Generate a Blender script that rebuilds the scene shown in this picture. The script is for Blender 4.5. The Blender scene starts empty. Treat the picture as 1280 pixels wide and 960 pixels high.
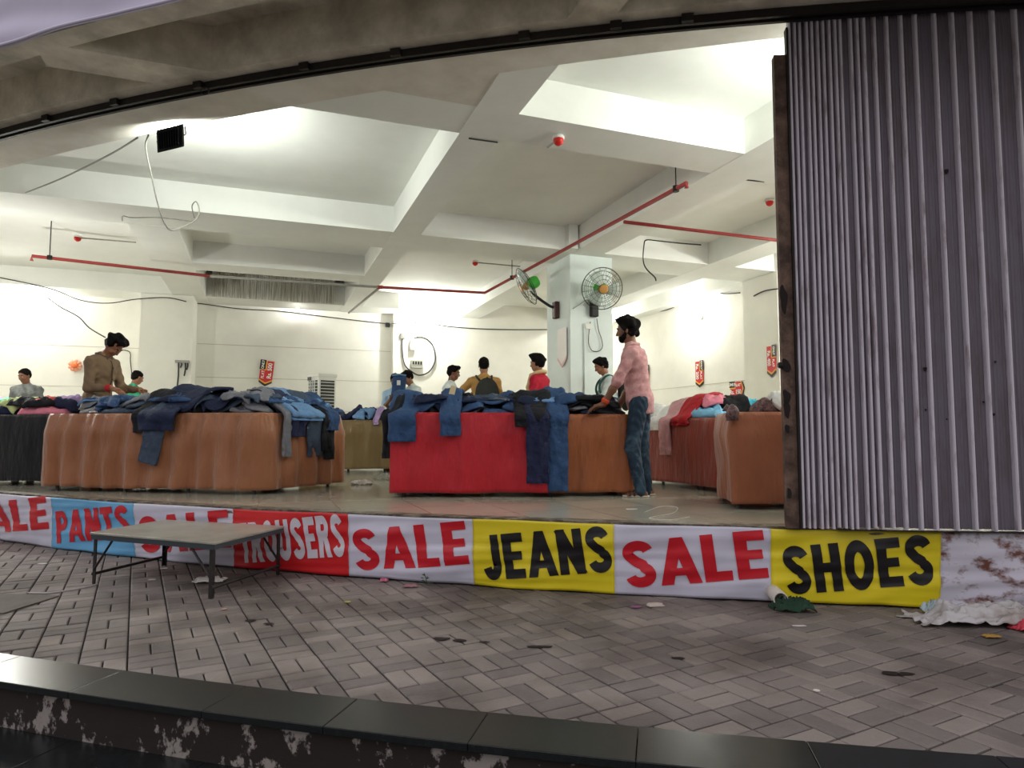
import bpy, bmesh, math, random
import numpy as np
from mathutils import Vector, Matrix, noise

SC = bpy.context.scene
COL = SC.collection
PI = math.pi
random.seed(7)

# ------------------------------------------------------------------ camera
F = 845.0                         # focal length in pixels of the 1280 wide frame
PITCH = math.atan(60 / F)
EYE = 0.60                        # eye above the shop floor (the camera stands on the street, two steps down)
cam = bpy.data.objects.new('camera', bpy.data.cameras.new('camera'))
COL.objects.link(cam)
cam.data.sensor_fit = 'HORIZONTAL'
cam.data.sensor_width = 36.0
cam.data.lens = 36.0 * F / 1280
cam.location = (0, 0, EYE)
cam.rotation_euler = (PI / 2 + PITCH, 0, 0)
cam.data.clip_start = 0.05
SC.camera = cam
SC.view_settings.view_transform = 'Standard'
SC.view_settings.look = 'None'
SC.view_settings.gamma = 1.0
SC.view_settings.use_curve_mapping = False
SC.view_settings.exposure = 0.0

# ------------------------------------------------------------------ geometry of the place
TH = math.radians(20.4)           # the building's grid is turned 20.4 degrees to the left
CT, ST = math.cos(TH), math.sin(TH)
ZS, ZT = 3.30, 3.66               # beam soffit, slab underside
ZP = -0.475                       # paving


def U(u, v, z=0.0):
    return Vector((u * CT - v * ST, u * ST + v * CT, z))


def ray(x, y):
    a = (x - 640) / F
    b = (480 - y) / F
    return Vector((a, math.cos(PITCH) - b * math.sin(PITCH), math.sin(PITCH) + b * math.cos(PITCH)))


E0 = Vector((0, 0, EYE))


def onz(x, y, z):
    d = ray(x, y)
    return E0 + d * ((z - EYE) / d.z)


def onv(x, y, v):
    d = ray(x, y)
    return E0 + d * (v / (-d.x * ST + d.y * CT))


def onu(x, y, u):
    d = ray(x, y)
    return E0 + d * (u / (d.x * CT + d.y * ST))


def ony(x, y, Y):
    d = ray(x, y)
    return E0 + d * (Y / d.y)


class Arc:
    def __init__(s, cx, cy, r):
        s.cx, s.cy, s.r = cx, cy, r

    def p(s, X, z=0.0, off=0.0):          # off > 0: towards the street
        ph = math.asin((X - s.cx) / s.r)
        return Vector((s.cx + (s.r + off) * math.sin(ph), s.cy - (s.r + off) * math.cos(ph), z))

    def n(s, X):
        ph = math.asin((X - s.cx) / s.r)
        return Vector((math.sin(ph), -math.cos(ph), 0))


FLOOR_ARC = Arc(5.94, 26.67, 22.73)
TRACK_ARC = Arc(5.06, 28.57, 24.60)
STEP_ARC = Arc(6.16, 28.66, 26.73)
BAND_IN = Arc(8.48, 36.89, 33.10)
CANOPY_ARC = Arc(5.3, 28.0, 25.05)

# ------------------------------------------------------------------ world and lights
W = bpy.data.worlds.new('dusk')
SC.world = W
W.use_nodes = True
wn = W.node_tree
bg = wn.nodes['Background']
bg.inputs[1].default_value = 1.75
_tc = wn.nodes.new('ShaderNodeTexCoord')
_sp = wn.nodes.new('ShaderNodeSeparateXYZ')
_rp = wn.nodes.new('ShaderNodeValToRGB')
wn.links.new(_tc.outputs['Generated'], _sp.inputs[0])
wn.links.new(_sp.outputs['Z'], _rp.inputs[0])
_rp.color_ramp.elements[0].position = 0.05        # dark street at the horizon
_rp.color_ramp.elements[0].color = (0.20, 0.19, 0.178, 1)
_rp.color_ramp.elements[1].position = 0.55        # dusk sky higher up
_rp.color_ramp.elements[1].color = (0.62, 0.605, 0.655, 1)
wn.links.new(_rp.outputs[0], bg.inputs[0])


def lamp(name, kind, loc, power, color=(1, 1, 1), size=0.1, rot=None, **kw):
    l = bpy.data.lights.new(name, kind)
    l.energy = power
    l.color = color
    if kind == 'AREA':
        l.size = size
        for k, w in kw.items():
            setattr(l, k, w)
    else:
        l.shadow_soft_size = size
    o = bpy.data.objects.new(name, l)
    COL.objects.link(o)
    o.location = loc
    if rot is not None:
        o.rotation_euler = rot
    return o


def aim(o, target):
    d = Vector(target) - o.location
    o.rotation_euler = d.to_track_quat('-Z', 'Y').to_euler()


LAMP_W = 172                       # each bulb on the shop walls
FLOOD_W = 60                      # floodlights on the front beam, turned into the shop
WARM = (1.0, 0.995, 0.945)
COOL = (0.95, 1.0, 0.93)

# ------------------------------------------------------------------ helpers


def srgb(c):
    r = []
    for v in c[:3]:
        v = v / 255.0
        r.append(v / 12.92 if v <= 0.04045 else ((v + 0.055) / 1.055) ** 2.4)
    return (r[0], r[1], r[2], 1)


MATS = {}


def mat(name, col, rough=0.7, metal=0.0, var=0.0, vs=6.0, bump=0.0, bs=40.0, spec=0.4, col2=None, sheen=0.0, coord='Object', detail=6.0, thr=None, stretch=None, bd=0.01):
    """principled material; a noise mixes col with col2 (or a darker/lighter col)."""
    if name in MATS:
        return MATS[name]
    m = bpy.data.materials.new(name)
    m.use_nodes = True
    t = m.node_tree
    b = t.nodes['Principled BSDF']
    c = srgb(col)
    b.inputs['Base Color'].default_value = c
    b.inputs['Roughness'].default_value = rough
    b.inputs['Metallic'].default_value = metal
    b.inputs['Specular IOR Level'].default_value = spec
    if sheen:
        b.inputs['Sheen Weight'].default_value = sheen
    tc = t.nodes.new('ShaderNodeTexCoord')
    src = tc.outputs[coord]
    if stretch:
        mp = t.nodes.new('ShaderNodeMapping')
        mp.inputs['Scale'].default_value = stretch
        t.links.new(src, mp.inputs[0])
        src = mp.outputs[0]
    if var or col2:
        n = t.nodes.new('ShaderNodeTexNoise')
        n.inputs['Scale'].default_value = vs
        n.inputs['Detail'].default_value = detail
        n.inputs['Roughness'].default_value = 0.65
        t.links.new(src, n.inputs['Vector'])
        r = t.nodes.new('ShaderNodeValToRGB')
        lo, hi = thr or (0.3, 0.7)
        r.color_ramp.elements[0].position = lo
        r.color_ramp.elements[1].position = hi
        if col2:
            r.color_ramp.elements[0].color = c
            r.color_ramp.elements[1].color = srgb(col2)
        else:
            r.color_ramp.elements[0].color = [x * (1 - var) for x in c[:3]] + [1]
            r.color_ramp.elements[1].color = [min(1, x * (1 + var)) for x in c[:3]] + [1]
        t.links.new(n.outputs[0], r.inputs[0])
        t.links.new(r.outputs[0], b.inputs['Base Color'])
    if bump:
        n2 = t.nodes.new('ShaderNodeTexNoise')
        n2.inputs['Scale'].default_value = bs
        n2.inputs['Detail'].default_value = 5
        t.links.new(src, n2.inputs['Vector'])
        bp = t.nodes.new('ShaderNodeBump')
        bp.inputs['Strength'].default_value = bump
        bp.inputs['Distance'].default_value = bd
        t.links.new(n2.outputs[0], bp.inputs['Height'])
        t.links.new(bp.outputs[0], b.inputs['Normal'])
    MATS[name] = m
    return m


def emit(name, col, strength):
    m = bpy.data.materials.new(name)
    m.use_nodes = True
    b = m.node_tree.nodes['Principled BSDF']
    b.inputs['Base Color'].default_value = col
    b.inputs['Emission Color'].default_value = col
    b.inputs['Emission Strength'].default_value = strength
    return m


class MB:
    """collects shapes, then links them as ONE mesh object"""

    def __init__(s):
        s.v = []
        s.f = []

    def add(s, vs, fs):
        k = len(s.v)
        s.v += [tuple(p) for p in vs]
        s.f += [tuple(i + k for i in f) for f in fs]
        return s

    def hexa(s, b, t):                    # 4 bottom points, 4 top points (ccw seen from above)
        return s.add(list(b) + list(t), [(3, 2, 1, 0), (4, 5, 6, 7), (0, 1, 5, 4), (1, 2, 6, 5), (2, 3, 7, 6), (3, 0, 4, 7)])

    def box(s, c, size, rot=None):
        hx, hy, hz = size[0] / 2, size[1] / 2, size[2] / 2
        c = Vector(c)
        R = rot or Matrix.Identity(3)
        q = [c + R @ Vector(p) for p in [(-hx, -hy, -hz), (hx, -hy, -hz), (hx, hy, -hz), (-hx, hy, -hz), (-hx, -hy, hz), (hx, -hy, hz), (hx, hy, hz), (-hx, hy, hz)]]
        return s.hexa(q[:4], q[4:])

    def uvbox(s, u0, u1, v0, v1, z0, z1):
        return s.hexa([U(u0, v0, z0), U(u1, v0, z0), U(u1, v1, z0), U(u0, v1, z0)], [U(u0, v0, z1), U(u1, v0, z1), U(u1, v1, z1), U(u0, v1, z1)])

    def tube(s, pts, r, n=8, closed=False, caps=True):
        pts = [Vector(p) for p in pts]
        m = len(pts)
        rr = r if isinstance(r, (list, tuple)) else [r] * m
        rings = []
        prev = None
        for i in range(m):
            a = pts[(i - 1) % m] if (closed or i) else pts[0]
            b = pts[(i + 1) % m] if (closed or i < m - 1) else pts[-1]
            t = (b - a)
            if t.length < 1e-9:
                t = Vector((0, 0, 1))
            t.normalize()
            if prev is None:
                h = Vector((0, 0, 1)) if abs(t.z) < 0.9 else Vector((1, 0, 0))
                x = t.cross(h).normalized()
            else:
                x = prev - t * prev.dot(t)
                x = x.normalized() if x.length > 1e-6 else t.orthogonal().normalized()
            prev = x
            y = t.cross(x)
            rings.append([pts[i] + (x * math.cos(2 * PI * k / n) + y * math.sin(2 * PI * k / n)) * rr[i] for k in range(n)])
        vs = [p for g in rings for p in g]
        fs = []
        for i in range(m if closed else m - 1):
            j = (i + 1) % m
            for k in range(n):
                l = (k + 1) % n
                fs.append((i * n + k, i * n + l, j * n + l, j * n + k))
        if caps and not closed:
            fs.append(tuple(reversed(range(n))))
            fs.append(tuple(range((m - 1) * n, m * n)))
        return s.add(vs, fs)

    def lathe(s, o, ax, prof, n=16):      # prof: (distance along axis, radius)
        o = Vector(o)
        ax = Vector(ax).normalized()
        x = ax.orthogonal().normalized()
        y = ax.cross(x)
        vs, fs = [], []
        for (h, r) in prof:
            for k in range(n):
                a = 2 * PI * k / n
                vs.append(o + ax * h + (x * math.cos(a) + y * math.sin(a)) * max(r, 1e-4))
        for i in range(len(prof) - 1):
            for k in range(n):
                l = (k + 1) % n
                fs.append((i * n + k, i * n + l, (i + 1) * n + l, (i + 1) * n + k))
        fs.append(tuple(reversed(range(n))))
        fs.append(tuple(range((len(prof) - 1) * n, len(prof) * n)))
        return s.add(vs, fs)

    def prism(s, poly, d):                # polygon of 3d points pushed along d
        n = len(poly)
        d = Vector(d)
        vs = [Vector(p) for p in poly] + [Vector(p) + d for p in poly]
        fs = [tuple(range(n)), tuple(reversed(range(n, 2 * n)))] + [(i, i + n, (i + 1) % n + n, (i + 1) % n) for i in range(n)]
        return s.add(vs, fs)

    def band(s, inner, outer, z0, z1):    # two polylines of equal length, as a solid strip
        m = len(inner)
        vs = []
        for a, b in zip(inner, outer):
            vs += [(a.x, a.y, z0), (b.x, b.y, z0), (b.x, b.y, z1), (a.x, a.y, z1)]
        fs = []
        for i in range(m - 1):
            p, q = i * 4, (i + 1) * 4
            for k in range(4):
                l = (k + 1) % 4
                fs.append((p + k, p + l, q + l, q + k))
        fs += [(3, 2, 1, 0), tuple((m - 1) * 4 + k for k in range(4))]
        return s.add(vs, fs)

    def build(s, name, m, parent=None, smooth=False, origin=None):
        me = bpy.data.meshes.new(name)
        local = origin == 'local'          # vertices already in the parent's frame
        if local:
            origin = None
        o3 = Vector(origin) if origin is not None else Vector((0, 0, 0))
        if not local and parent is not None and origin is None and parent.get('_o') is not None:
            o3 = Vector(parent['_o'])
        vs = [(p[0] - o3.x, p[1] - o3.y, p[2] - o3.z) for p in s.v]
        me.from_pydata(vs, [], s.f)
        me.validate()
        bm = bmesh.new()
        bm.from_mesh(me)
        bmesh.ops.recalc_face_normals(bm, faces=bm.faces)
        bm.to_mesh(me)
        bm.free()
        if smooth:
            me.polygons.foreach_set('use_smooth', [True] * len(me.polygons))
        me.materials.append(m)
        o = bpy.data.objects.new(name, me)
        COL.objects.link(o)
        if parent is not None:
            o.parent = parent
            if origin is not None and parent.get('_o') is not None:
                o.location = o3 - Vector(parent['_o'])
        else:
            o.location = o3
        return o


def tag(o, label=None, cat=None, group=None, kind=None):
    if label:
        o['label'] = label
    if cat:
        o['category'] = cat
    if group:
        o['group'] = group
    if kind:
        o['kind'] = kind
    return o


def thing(name, label, cat, loc=(0, 0, 0), group=None, rotz=0.0):
    """an Empty at the thing's base; parts given in world coordinates hang under it"""
    o = bpy.data.objects.new(name, None)
    COL.objects.link(o)
    o.location = loc
    o.rotation_euler = (0, 0, rotz)
    o.empty_display_size = 0.1
    o['_o'] = [float(x) for x in loc]
    return tag(o, label, cat, group)


def struct(o):
    o['kind'] = 'structure'
    return o


def crom(pts, n=6, closed=False):
    P = [Vector(p) for p in pts]
    m = len(P)
    out = []
    for i in range(m if closed else m - 1):
        p0 = P[(i - 1) % m] if (closed or i) else P[0]
        p1, p2 = P[i], P[(i + 1) % m]
        p3 = P[(i + 2) % m] if (closed or i + 2 < m) else P[-1]
        for k in range(n):
            t = k / n
            out.append(0.5 * ((2 * p1) + (p2 - p0) * t + (2 * p0 - 5 * p1 + 4 * p2 - p3) * t * t + (3 * p1 - p0 - 3 * p2 + p3) * t ** 3))
    if not closed:
        out.append(P[-1])
    return out


def nz(x, y=0.0, z=0.0):
    return noise.noise(Vector((x, y, z)))


def modbevel(o, w=0.004, seg=2):
    b = o.modifiers.new('bevel', 'BEVEL')
    b.width = w
    b.segments = seg
    b.limit_method = 'ANGLE'
    return o
# ================================================================== SETTING
M_wall = mat('painted_wall', (232, 230, 220), 0.75, var=0.05, vs=1.6, bump=0.08, bs=30)
M_ceil = mat('painted_ceiling', (233, 234, 228), 0.8, var=0.05, vs=1.2, bump=0.12, bs=18)
M_band = mat('stained_plaster', (224, 220, 210), 0.85, col2=(194, 186, 170), vs=1.5, bump=0.25, bs=8, thr=(0.40, 0.75))
M_conc = mat('bare_concrete', (172, 164, 148), 0.9, col2=(240, 233, 216), vs=3.2, bump=0.35, bs=14, thr=(0.3, 0.72))
M_col = mat('column_paint', (226, 236, 232), 0.7, var=0.05, vs=2.0, bump=0.06)
M_dark = mat('dark_steel', (34, 29, 26), 0.6, metal=0.3, var=0.3, vs=12)
M_void = mat('dark_void', (50, 45, 40), 0.9)


def tile_mat():
    m = mat('shop_tile', (182, 178, 162), 0.13, var=0.07, vs=2.0, spec=0.5)
    t = m.node_tree
    b = t.nodes['Principled BSDF']
    br = t.nodes.new('ShaderNodeTexBrick')
    br.offset = 0.0
    br.inputs['Scale'].default_value = 1.0
    br.inputs['Mortar Size'].default_value = 0.004
    br.inputs['Brick Width'].default_value = 0.6
    br.inputs['Row Height'].default_value = 0.6
    br.inputs['Color1'].default_value = (1, 1, 1, 1)
    br.inputs['Color2'].default_value = (0.94, 0.94, 0.93, 1)
    br.inputs['Mortar'].default_value = (0.55, 0.53, 0.48, 1)
    tc = t.nodes.new('ShaderNodeTexCoord')
    mp = t.nodes.new('ShaderNodeMapping')
    mp.inputs['Rotation'].default_value = (0, 0, -TH)
    t.links.new(tc.outputs['Object'], mp.inputs[0])
    t.links.new(mp.outputs[0], br.inputs[0])
    mx = t.nodes.new('ShaderNodeMix')
    mx.data_type = 'RGBA'
    mx.blend_type = 'MULTIPLY'
    mx.inputs[0].default_value = 1.0
    old = b.inputs['Base Color'].links[0].from_socket
    t.links.new(old, mx.inputs[6])
    t.links.new(br.outputs[0], mx.inputs[7])
    t.links.new(mx.outputs[2], b.inputs['Base Color'])
    return m


M_tile = tile_mat()
XS = [-9.0 + 0.25 * i for i in range(66)]         # -9 .. 7.25 along the curved front

# floor of the shop, its front edge follows the curve
U0, U1, V1 = -7.0, 8.4, 15.5
f = MB()
front = [FLOOR_ARC.p(x, 0) for x in XS]
back_l, back_r = U(U0 - 3.0, V1 + .3), U(U1 + .4, V1 + .3)
f.band([back_l.lerp(back_r, i / (len(XS) - 1)) for i in range(len(XS))], front, -0.06, 0)
struct(f.build('floor', M_tile))

# plinth wall below the floor, behind the banner; worn stone nosing on top
M_plinth = mat('plinth_cement', (70, 62, 55), 0.9, var=0.3, vs=6, bump=0.3)
q = MB()
q.band([FLOOR_ARC.p(x, 0, -0.30) for x in XS], [FLOOR_ARC.p(x, 0, -0.05) for x in XS], ZP - 0.1, -0.061)
struct(q.build('wall_plinth', M_plinth))
M_nose = mat('worn_nosing', (72, 62, 52), 0.55, col2=(150, 140, 122), vs=9, bump=0.3, bs=25, thr=(0.45, 0.7))
q = MB()
q.band([FLOOR_ARC.p(x, 0, -0.10) for x in XS], [FLOOR_ARC.p(x, 0, 0.018 + 0.006 * nz(x * 3)) for x in XS], -0.045, 0.004)
struct(q.build('trim_1', M_nose))

# walls
w = MB()
w.uvbox(U0, 2.80, V1, V1 + 0.2, 0, ZT)
w.uvbox(2.80, U1 + 0.2, V1 - 0.22, V1 + 0.2, 0, ZT)
struct(w.build('wall_back', M_wall))
struct(MB().uvbox(U1, U1 + 0.2, 2.0, V1, 0, ZT).build('wall_right', M_wall))
struct(MB().uvbox(U0 - 0.2, U0, 9.0, V1, 0, ZT).build('wall_left', M_wall))
# thin block courses and cracks in the back wall paint
g = MB()
for z in (1.05, 1.75, 2.45):
    g.uvbox(-1.28, 2.78, V1 - 0.004, V1 + 0.01, z - 0.006, z + 0.006)
for z in (1.5, 2.3):
    g.uvbox(U0, -2.25, V1 - 0.004, V1 + 0.01, z - 0.005, z + 0.005)
struct(g.build('trim_2', mat('course_line', (190, 184, 168), 0.9)))
struct(MB().uvbox(U1 - 0.004, U1 + .01, 9.9, V1 - .3, 1.55, 1.56).build('trim_3', mat('course_line', (190, 184, 168), 0.9)))

# columns
c = MB().uvbox(4.35, 5.07, 9.17, 10.05, 0, ZS)
struct(c.build('column_front', M_col))
struct(MB().uvbox(-2.23, -1.30, 14.68, V1 + .05, 0, ZS).build('column_back', M_wall))
struct(MB().uvbox(8.08, U1 + .05, 8.95, 9.82, 0, ZS).build('column_right', M_wall))
# a small downpipe boxing near the front column's beam
struct(MB().uvbox(4.19, 4.34, 8.86, 9.0, ZS, ZT).build('trim_4', M_ceil))


def tr(x, off=0.0, z=0.0):
    return TRACK_ARC.p(x, z, off)


XT = [-9.5 + 0.25 * i for i in range(66)]
# inside slab (behind the track) and outside slab (canopy)
s = MB()
fr = [tr(x, -0.12) for x in XT]


def slab(poly, z0, z1):
    n = len(poly)
    return MB().add([(p.x, p.y, z0) for p in poly] + [(p.x, p.y, z1) for p in poly],
                    [tuple(reversed(range(n))), tuple(range(n, 2 * n))] + [(i, (i + 1) % n, (i + 1) % n + n, i + n) for i in range(n)])


# slab pieces round the shaft between A0 and A1 (u -1.1..1.63, v 12.3..14.68)
inside = MB()
inside.band([U(-10, 11.0).lerp(U(9, 11.0), i / (len(fr) - 1)) for i in range(len(fr))], fr, ZT, ZT + 0.2)
inside.uvbox(-10, -1.1, 11.0, 15.8, ZT, ZT + 0.2)
inside.uvbox(1.63, 9, 11.0, 15.8, ZT, ZT + 0.2)
inside.uvbox(-1.1, 1.63, 11.0, 12.3, ZT, ZT + 0.2)
inside.uvbox(-1.1, 1.63, 14.9, 15.8, ZT, ZT + 0.2)
struct(inside.build('ceiling', M_ceil))
# the dark shaft above the opening
sh = MB()
sh.uvbox(-1.3, 1.8, 12.2, 12.3, ZT + .2, 4.9)
sh.uvbox(-1.3, 1.8, 15.0, 15.1, ZT + .2, 4.9)
sh.uvbox(-1.3, -1.1, 12.3, 15.0, ZT + .2, 4.9)
sh.uvbox(1.63, 1.8, 12.3, 15.0, ZT + .2, 4.9)
sh.uvbox(-1.3, 1.8, 12.2, 15.1, 4.9, 5.0)
struct(sh.build('ceiling_shaft', M_void))
can = [TRACK_ARC.p(x, 0, 0.10) for x in XT]
cano = [CANOPY_ARC.p(x, 0, 0.0) for x in reversed(XT)]
struct(MB().band(can, list(reversed(cano)), ZT, ZT + 0.2).build('ceiling_canopy', M_conc))


def beam(u0, u1, v0, v1, dz, m=M_ceil, top=ZT + .05):
    return struct(MB().uvbox(u0, u1, v0, v1, ZS + dz, top).build('ceiling_beam', m))


beam(-1.68, -1.08, 9.8, V1 + .1, 0.001)                # A0
beam(1.63, 2.0, 4.3, V1 + .1, 0.002)                   # A1
beam(4.36, 4.84, 2.78, V1 + .1, 0.003)                  # A2
beam(6.74, 7.25, 1.95, V1 + .1, 0.004)                  # A3
beam(8.08, 8.5, 1.8, V1 + .1, 0.005)                   # A4 along the right wall
beam(0.16, 8.5, 5.22, 5.75, 0.006)                     # B1
beam(-9.0, 8.5, 9.0, 9.84, 0.007)                      # B2
beam(-1.1, 1.63, 11.75, 12.3, 0.008, top=ZT + .22)     # B2b
beam(-9.0, 2.8, 14.70, V1 + .1, 0.009)                 # B3
bb = MB()
bb.prism([U(.30, 5.24, ZS + .0065), U(.95, 4.85, ZS + .0065), U(1.66, 4.40, ZS + .0065), U(1.66, 5.3, ZS + .0065), U(.30, 5.3, ZS + .0065)], (0, 0, .4))
struct(bb.build('ceiling_beam', M_band))
# curved band above the shutter track: painted inside, bare outside
b = MB()
b.band([BAND_IN.p(x, 0, 0.0) for x in XT], [tr(x, 0.02) for x in XT], ZS, ZT + .05)
struct(b.build('ceiling_band', M_band))
b = MB()
b.band([tr(x, 0.02) for x in XT], [tr(x, 0.17) for x in XT], ZS + 0.002, ZT + .05)
struct(b.build('ceiling_band', M_conc))
# outer ring and ribs of the canopy
b = MB()
b.band([CANOPY_ARC.p(x, 0, -0.16) for x in XT], [CANOPY_ARC.p(x, 0, 0.0) for x in XT], ZS, ZT + .05)
struct(b.build('canopy_ring', M_conc))
for (u0, u1, v0, v1) in [(-1.55, -0.2, 5.39, 5.73), (1.82, 2.10, 3.0, 4.3)]:
    struct(MB().uvbox(u0, u1, v0, v1, ZS + 0.003, ZT + .05).build('canopy_rib', M_conc))
# canopy fascia above the edge
b = MB()
b.band([CANOPY_ARC.p(x, 0, -0.05) for x in XT], [CANOPY_ARC.p(x, 0, 0.003) for x in XT], ZT + 0.05, ZT + 1.3)
struct(b.build('wall_fascia', M_conc))

# shutter track: a dark steel channel with brackets under the band
t = thing('shutter_track', 'dark steel overhead track curving along the front beam above the shop opening', 'track', tuple(tr(-1.0, 0, ZS - .06)))
k = MB()
k.band([tr(x, -0.015) for x in XT], [tr(x, 0.01) for x in XT], ZS - 0.055, ZS - 0.001)
k.band([tr(x, 0.045) for x in XT], [tr(x, 0.07) for x in XT], ZS - 0.055, ZS - 0.001)
k.build('channel', M_dark, t)
for x in (-4.6, -3.95, -3.2, -2.4, -1.5, -0.8, 0.1, 0.7, 1.15):
    nn = TRACK_ARC.n(x)
    MB().box(tr(x, 0.085, ZS - 0.028), (0.075, 0.035, 0.05), Matrix.Rotation(math.atan2(nn.x, -nn.y), 3, 'Z')).build('bracket', M_dark, t)
hk = MB()
cc = onz(256, 116, ZS - 0.10)
cc.z = ZS - 0.085
hk.tube([cc + Vector((0.03 * math.cos(a), 0, 0.03 * math.sin(a))) for a in [2 * PI * i / 16 for i in range(16)]], 0.005, 6, closed=True)
hk.build('ring_hook', M_dark, t)

# paving: 100 x 200 blocks in basket weave, each block its own bevelled face set
PA = math.radians(29)
pd, pe = Vector((-math.sin(PA), math.cos(PA), 0)), Vector((math.cos(PA), math.sin(PA), 0))


def paving():
    vs, fs, cs = [], [], []
    rnd = random.Random(3)
    gap = 0.0065

    def brick(x0, y0, x1, y1):
        c = pe * ((x0 + x1) / 2) + pd * ((y0 + y1) / 2)
        if not (-6.9 < c.x < 4.4):
            return
        yf = FLOOR_ARC.p(c.x).y
        ys = STEP_ARC.p(c.x).y
        if c.y > yf + 0.15 or c.y < ys - 0.12:
            return
        dz = rnd.gauss(0, 0.0012)
        tx, ty = rnd.gauss(0, 0.004), rnd.gauss(0, 0.004)
        k = len(vs)
        bv = 0.004
        tint = rnd.random()
        for (i, z) in ((gap * .6, -0.012), (gap * .6, -bv), (gap + bv, 0)):
            for (a, b) in ((x0 + i, y0 + i), (x1 - i, y0 + i), (x1 - i, y1 - i), (x0 + i, y1 - i)):
                p = pe * a + pd * b
                r = (a - (x0 + x1) / 2) * tx + (b - (y0 + y1) / 2) * ty
                vs.append((p.x, p.y, ZP + z + dz + r - 0.002))
        for g in (0, 4):
            for j in range(4):
                l = (j + 1) % 4
                fs.append((k + g + j, k + g + l, k + g + 4 + l, k + g + 4 + j))
                cs.append(tint)
        fs.append((k + 8, k + 9, k + 10, k + 11))
        cs.append(tint)
    for i in range(-45, 46):
        for j in range(-5, 60):
            x, y = i * 0.2, j * 0.2
            if (i + j) % 2:
                brick(x, y, x + .1, y + .2)
                brick(x + .1, y, x + .2, y + .2)
            else:
                brick(x, y, x + .2, y + .1)
                brick(x, y + .1, x + .2, y + .2)
    me = bpy.data.meshes.new('paving')
    me.from_pydata(vs, [], fs)
    at = me.attributes.new('tint', 'FLOAT', 'FACE')
    at.data.foreach_set('value', cs)
    m = mat('paver', (126, 118, 112), 0.62, bump=0.35, bs=60, spec=0.35, var=0.12, vs=2.2)
    t = m.node_tree
    bs = t.nodes['Principled BSDF']
    an = t.nodes.new('ShaderNodeAttribute')
    an.attribute_name = 'tint'
    rp = t.nodes.new('ShaderNodeValToRGB')
    rp.color_ramp.elements[0].color = (0.74, 0.74, 0.75, 1)
    rp.color_ramp.elements[1].color = (1.2, 1.17, 1.15, 1)
    t.links.new(an.outputs['Fac'], rp.inputs[0])
    mx = t.nodes.new('ShaderNodeMix')
    mx.data_type = 'RGBA'
    mx.blend_type = 'MULTIPLY'
    mx.inputs[0].default_value = 1
    t.links.new(bs.inputs['Base Color'].links[0].from_socket, mx.inputs[6])
    t.links.new(rp.outputs[0], mx.inputs[7])
    # soaked-in dark blotches
    tc = t.nodes.new('ShaderNodeTexCoord')
    nn = t.nodes.new('ShaderNodeTexNoise')
    nn.inputs['Scale'].default_value = 1.1
    nn.inputs['Detail'].default_value = 4
    t.links.new(tc.outputs['Object'], nn.inputs['Vector'])
    r2 = t.nodes.new('ShaderNodeValToRGB')
    r2.color_ramp.elements[0].position = 0.36
    r2.color_ramp.elements[1].position = 0.56
    r2.color_ramp.elements[0].color = (0.52, 0.49, 0.47, 1)
    r2.color_ramp.elements[1].color = (1, 1, 1, 1)
    t.links.new(nn.outputs[0], r2.inputs[0])
    m2 = t.nodes.new('ShaderNodeMix')
    m2.data_type = 'RGBA'
    m2.blend_type = 'MULTIPLY'
    m2.inputs[0].default_value = 1
    t.links.new(mx.outputs[2], m2.inputs[6])
    t.links.new(r2.outputs[0], m2.inputs[7])
    t.links.new(m2.outputs[2], bs.inputs['Base Color'])
    me.materials.append(m)
    o = bpy.data.objects.new('paving', me)
    COL.objects.link(o)
    struct(o)


paving()
M_grout = mat('grout', (20, 18, 17), 0.95, var=0.2)
bed = MB()
bed.band([FLOOR_ARC.p(x, 0, -0.2) for x in XS], [STEP_ARC.p(x, 0, 0.02) for x in XS], ZP - 0.08, ZP - 0.0125)
struct(bed.build('paving_bed', M_grout))

# black granite steps: slabs with open joints, peeling painted riser
M_gran = mat('black_granite', (25, 28, 28), 0.27, var=0.35, vs=40, spec=0.42, bump=0.05, bs=6)
M_riser = mat('peeling_paint', (40, 30, 28), 0.8, col2=(146, 138, 132), vs=7.5, thr=(0.55, 0.59), bump=0.4, bs=20, stretch=(1, 1, 0.75))
XJ = [-6.5, -5.9, -5.3, -4.7, -4.1, -3.5, -2.95, -2.35, -1.75, -1.12, -0.62, -0.09, 0.46, 1.02, 1.6, 2.2, 2.8, 3.4, 4.0]


def tread(o0, o1, z):
    g = MB()
    for a, b2 in zip(XJ, XJ[1:]):
        xs = [a + 0.001 + (b2 - a - 0.002) * i / 4 for i in range(5)]
        g.band([STEP_ARC.p(x, 0, o0) for x in xs], [STEP_ARC.p(x, 0, o1) for x in xs], z - 0.03, z)
    return g


o = struct(tread(0.0, 0.27, ZP + 0.006).build('granite_step', M_gran))
modbevel(o, 0.003, 2)
r = MB()
r.band([STEP_ARC.p(x, 0, 0.0) for x in XS], [STEP_ARC.p(x, 0, 0.24) for x in XS], -0.675, ZP - 0.026)
struct(r.build('step_riser', M_riser))
o = struct(tread(0.18, 0.58, -0.672).build('granite_step', M_gran))
modbevel(o, 0.003, 2)
r = MB()
r.band([STEP_ARC.p(x, 0, 0.3) for x in XS], [STEP_ARC.p(x, 0, 0.55) for x in XS], -0.90, -0.704)
struct(r.build('step_riser', M_riser))
struct(MB().box((0, 0, -0.95), (24, 8, 0.1)).build('street', mat('asphalt', (70, 68, 66), 0.85, var=0.2, bump=0.4)))
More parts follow.
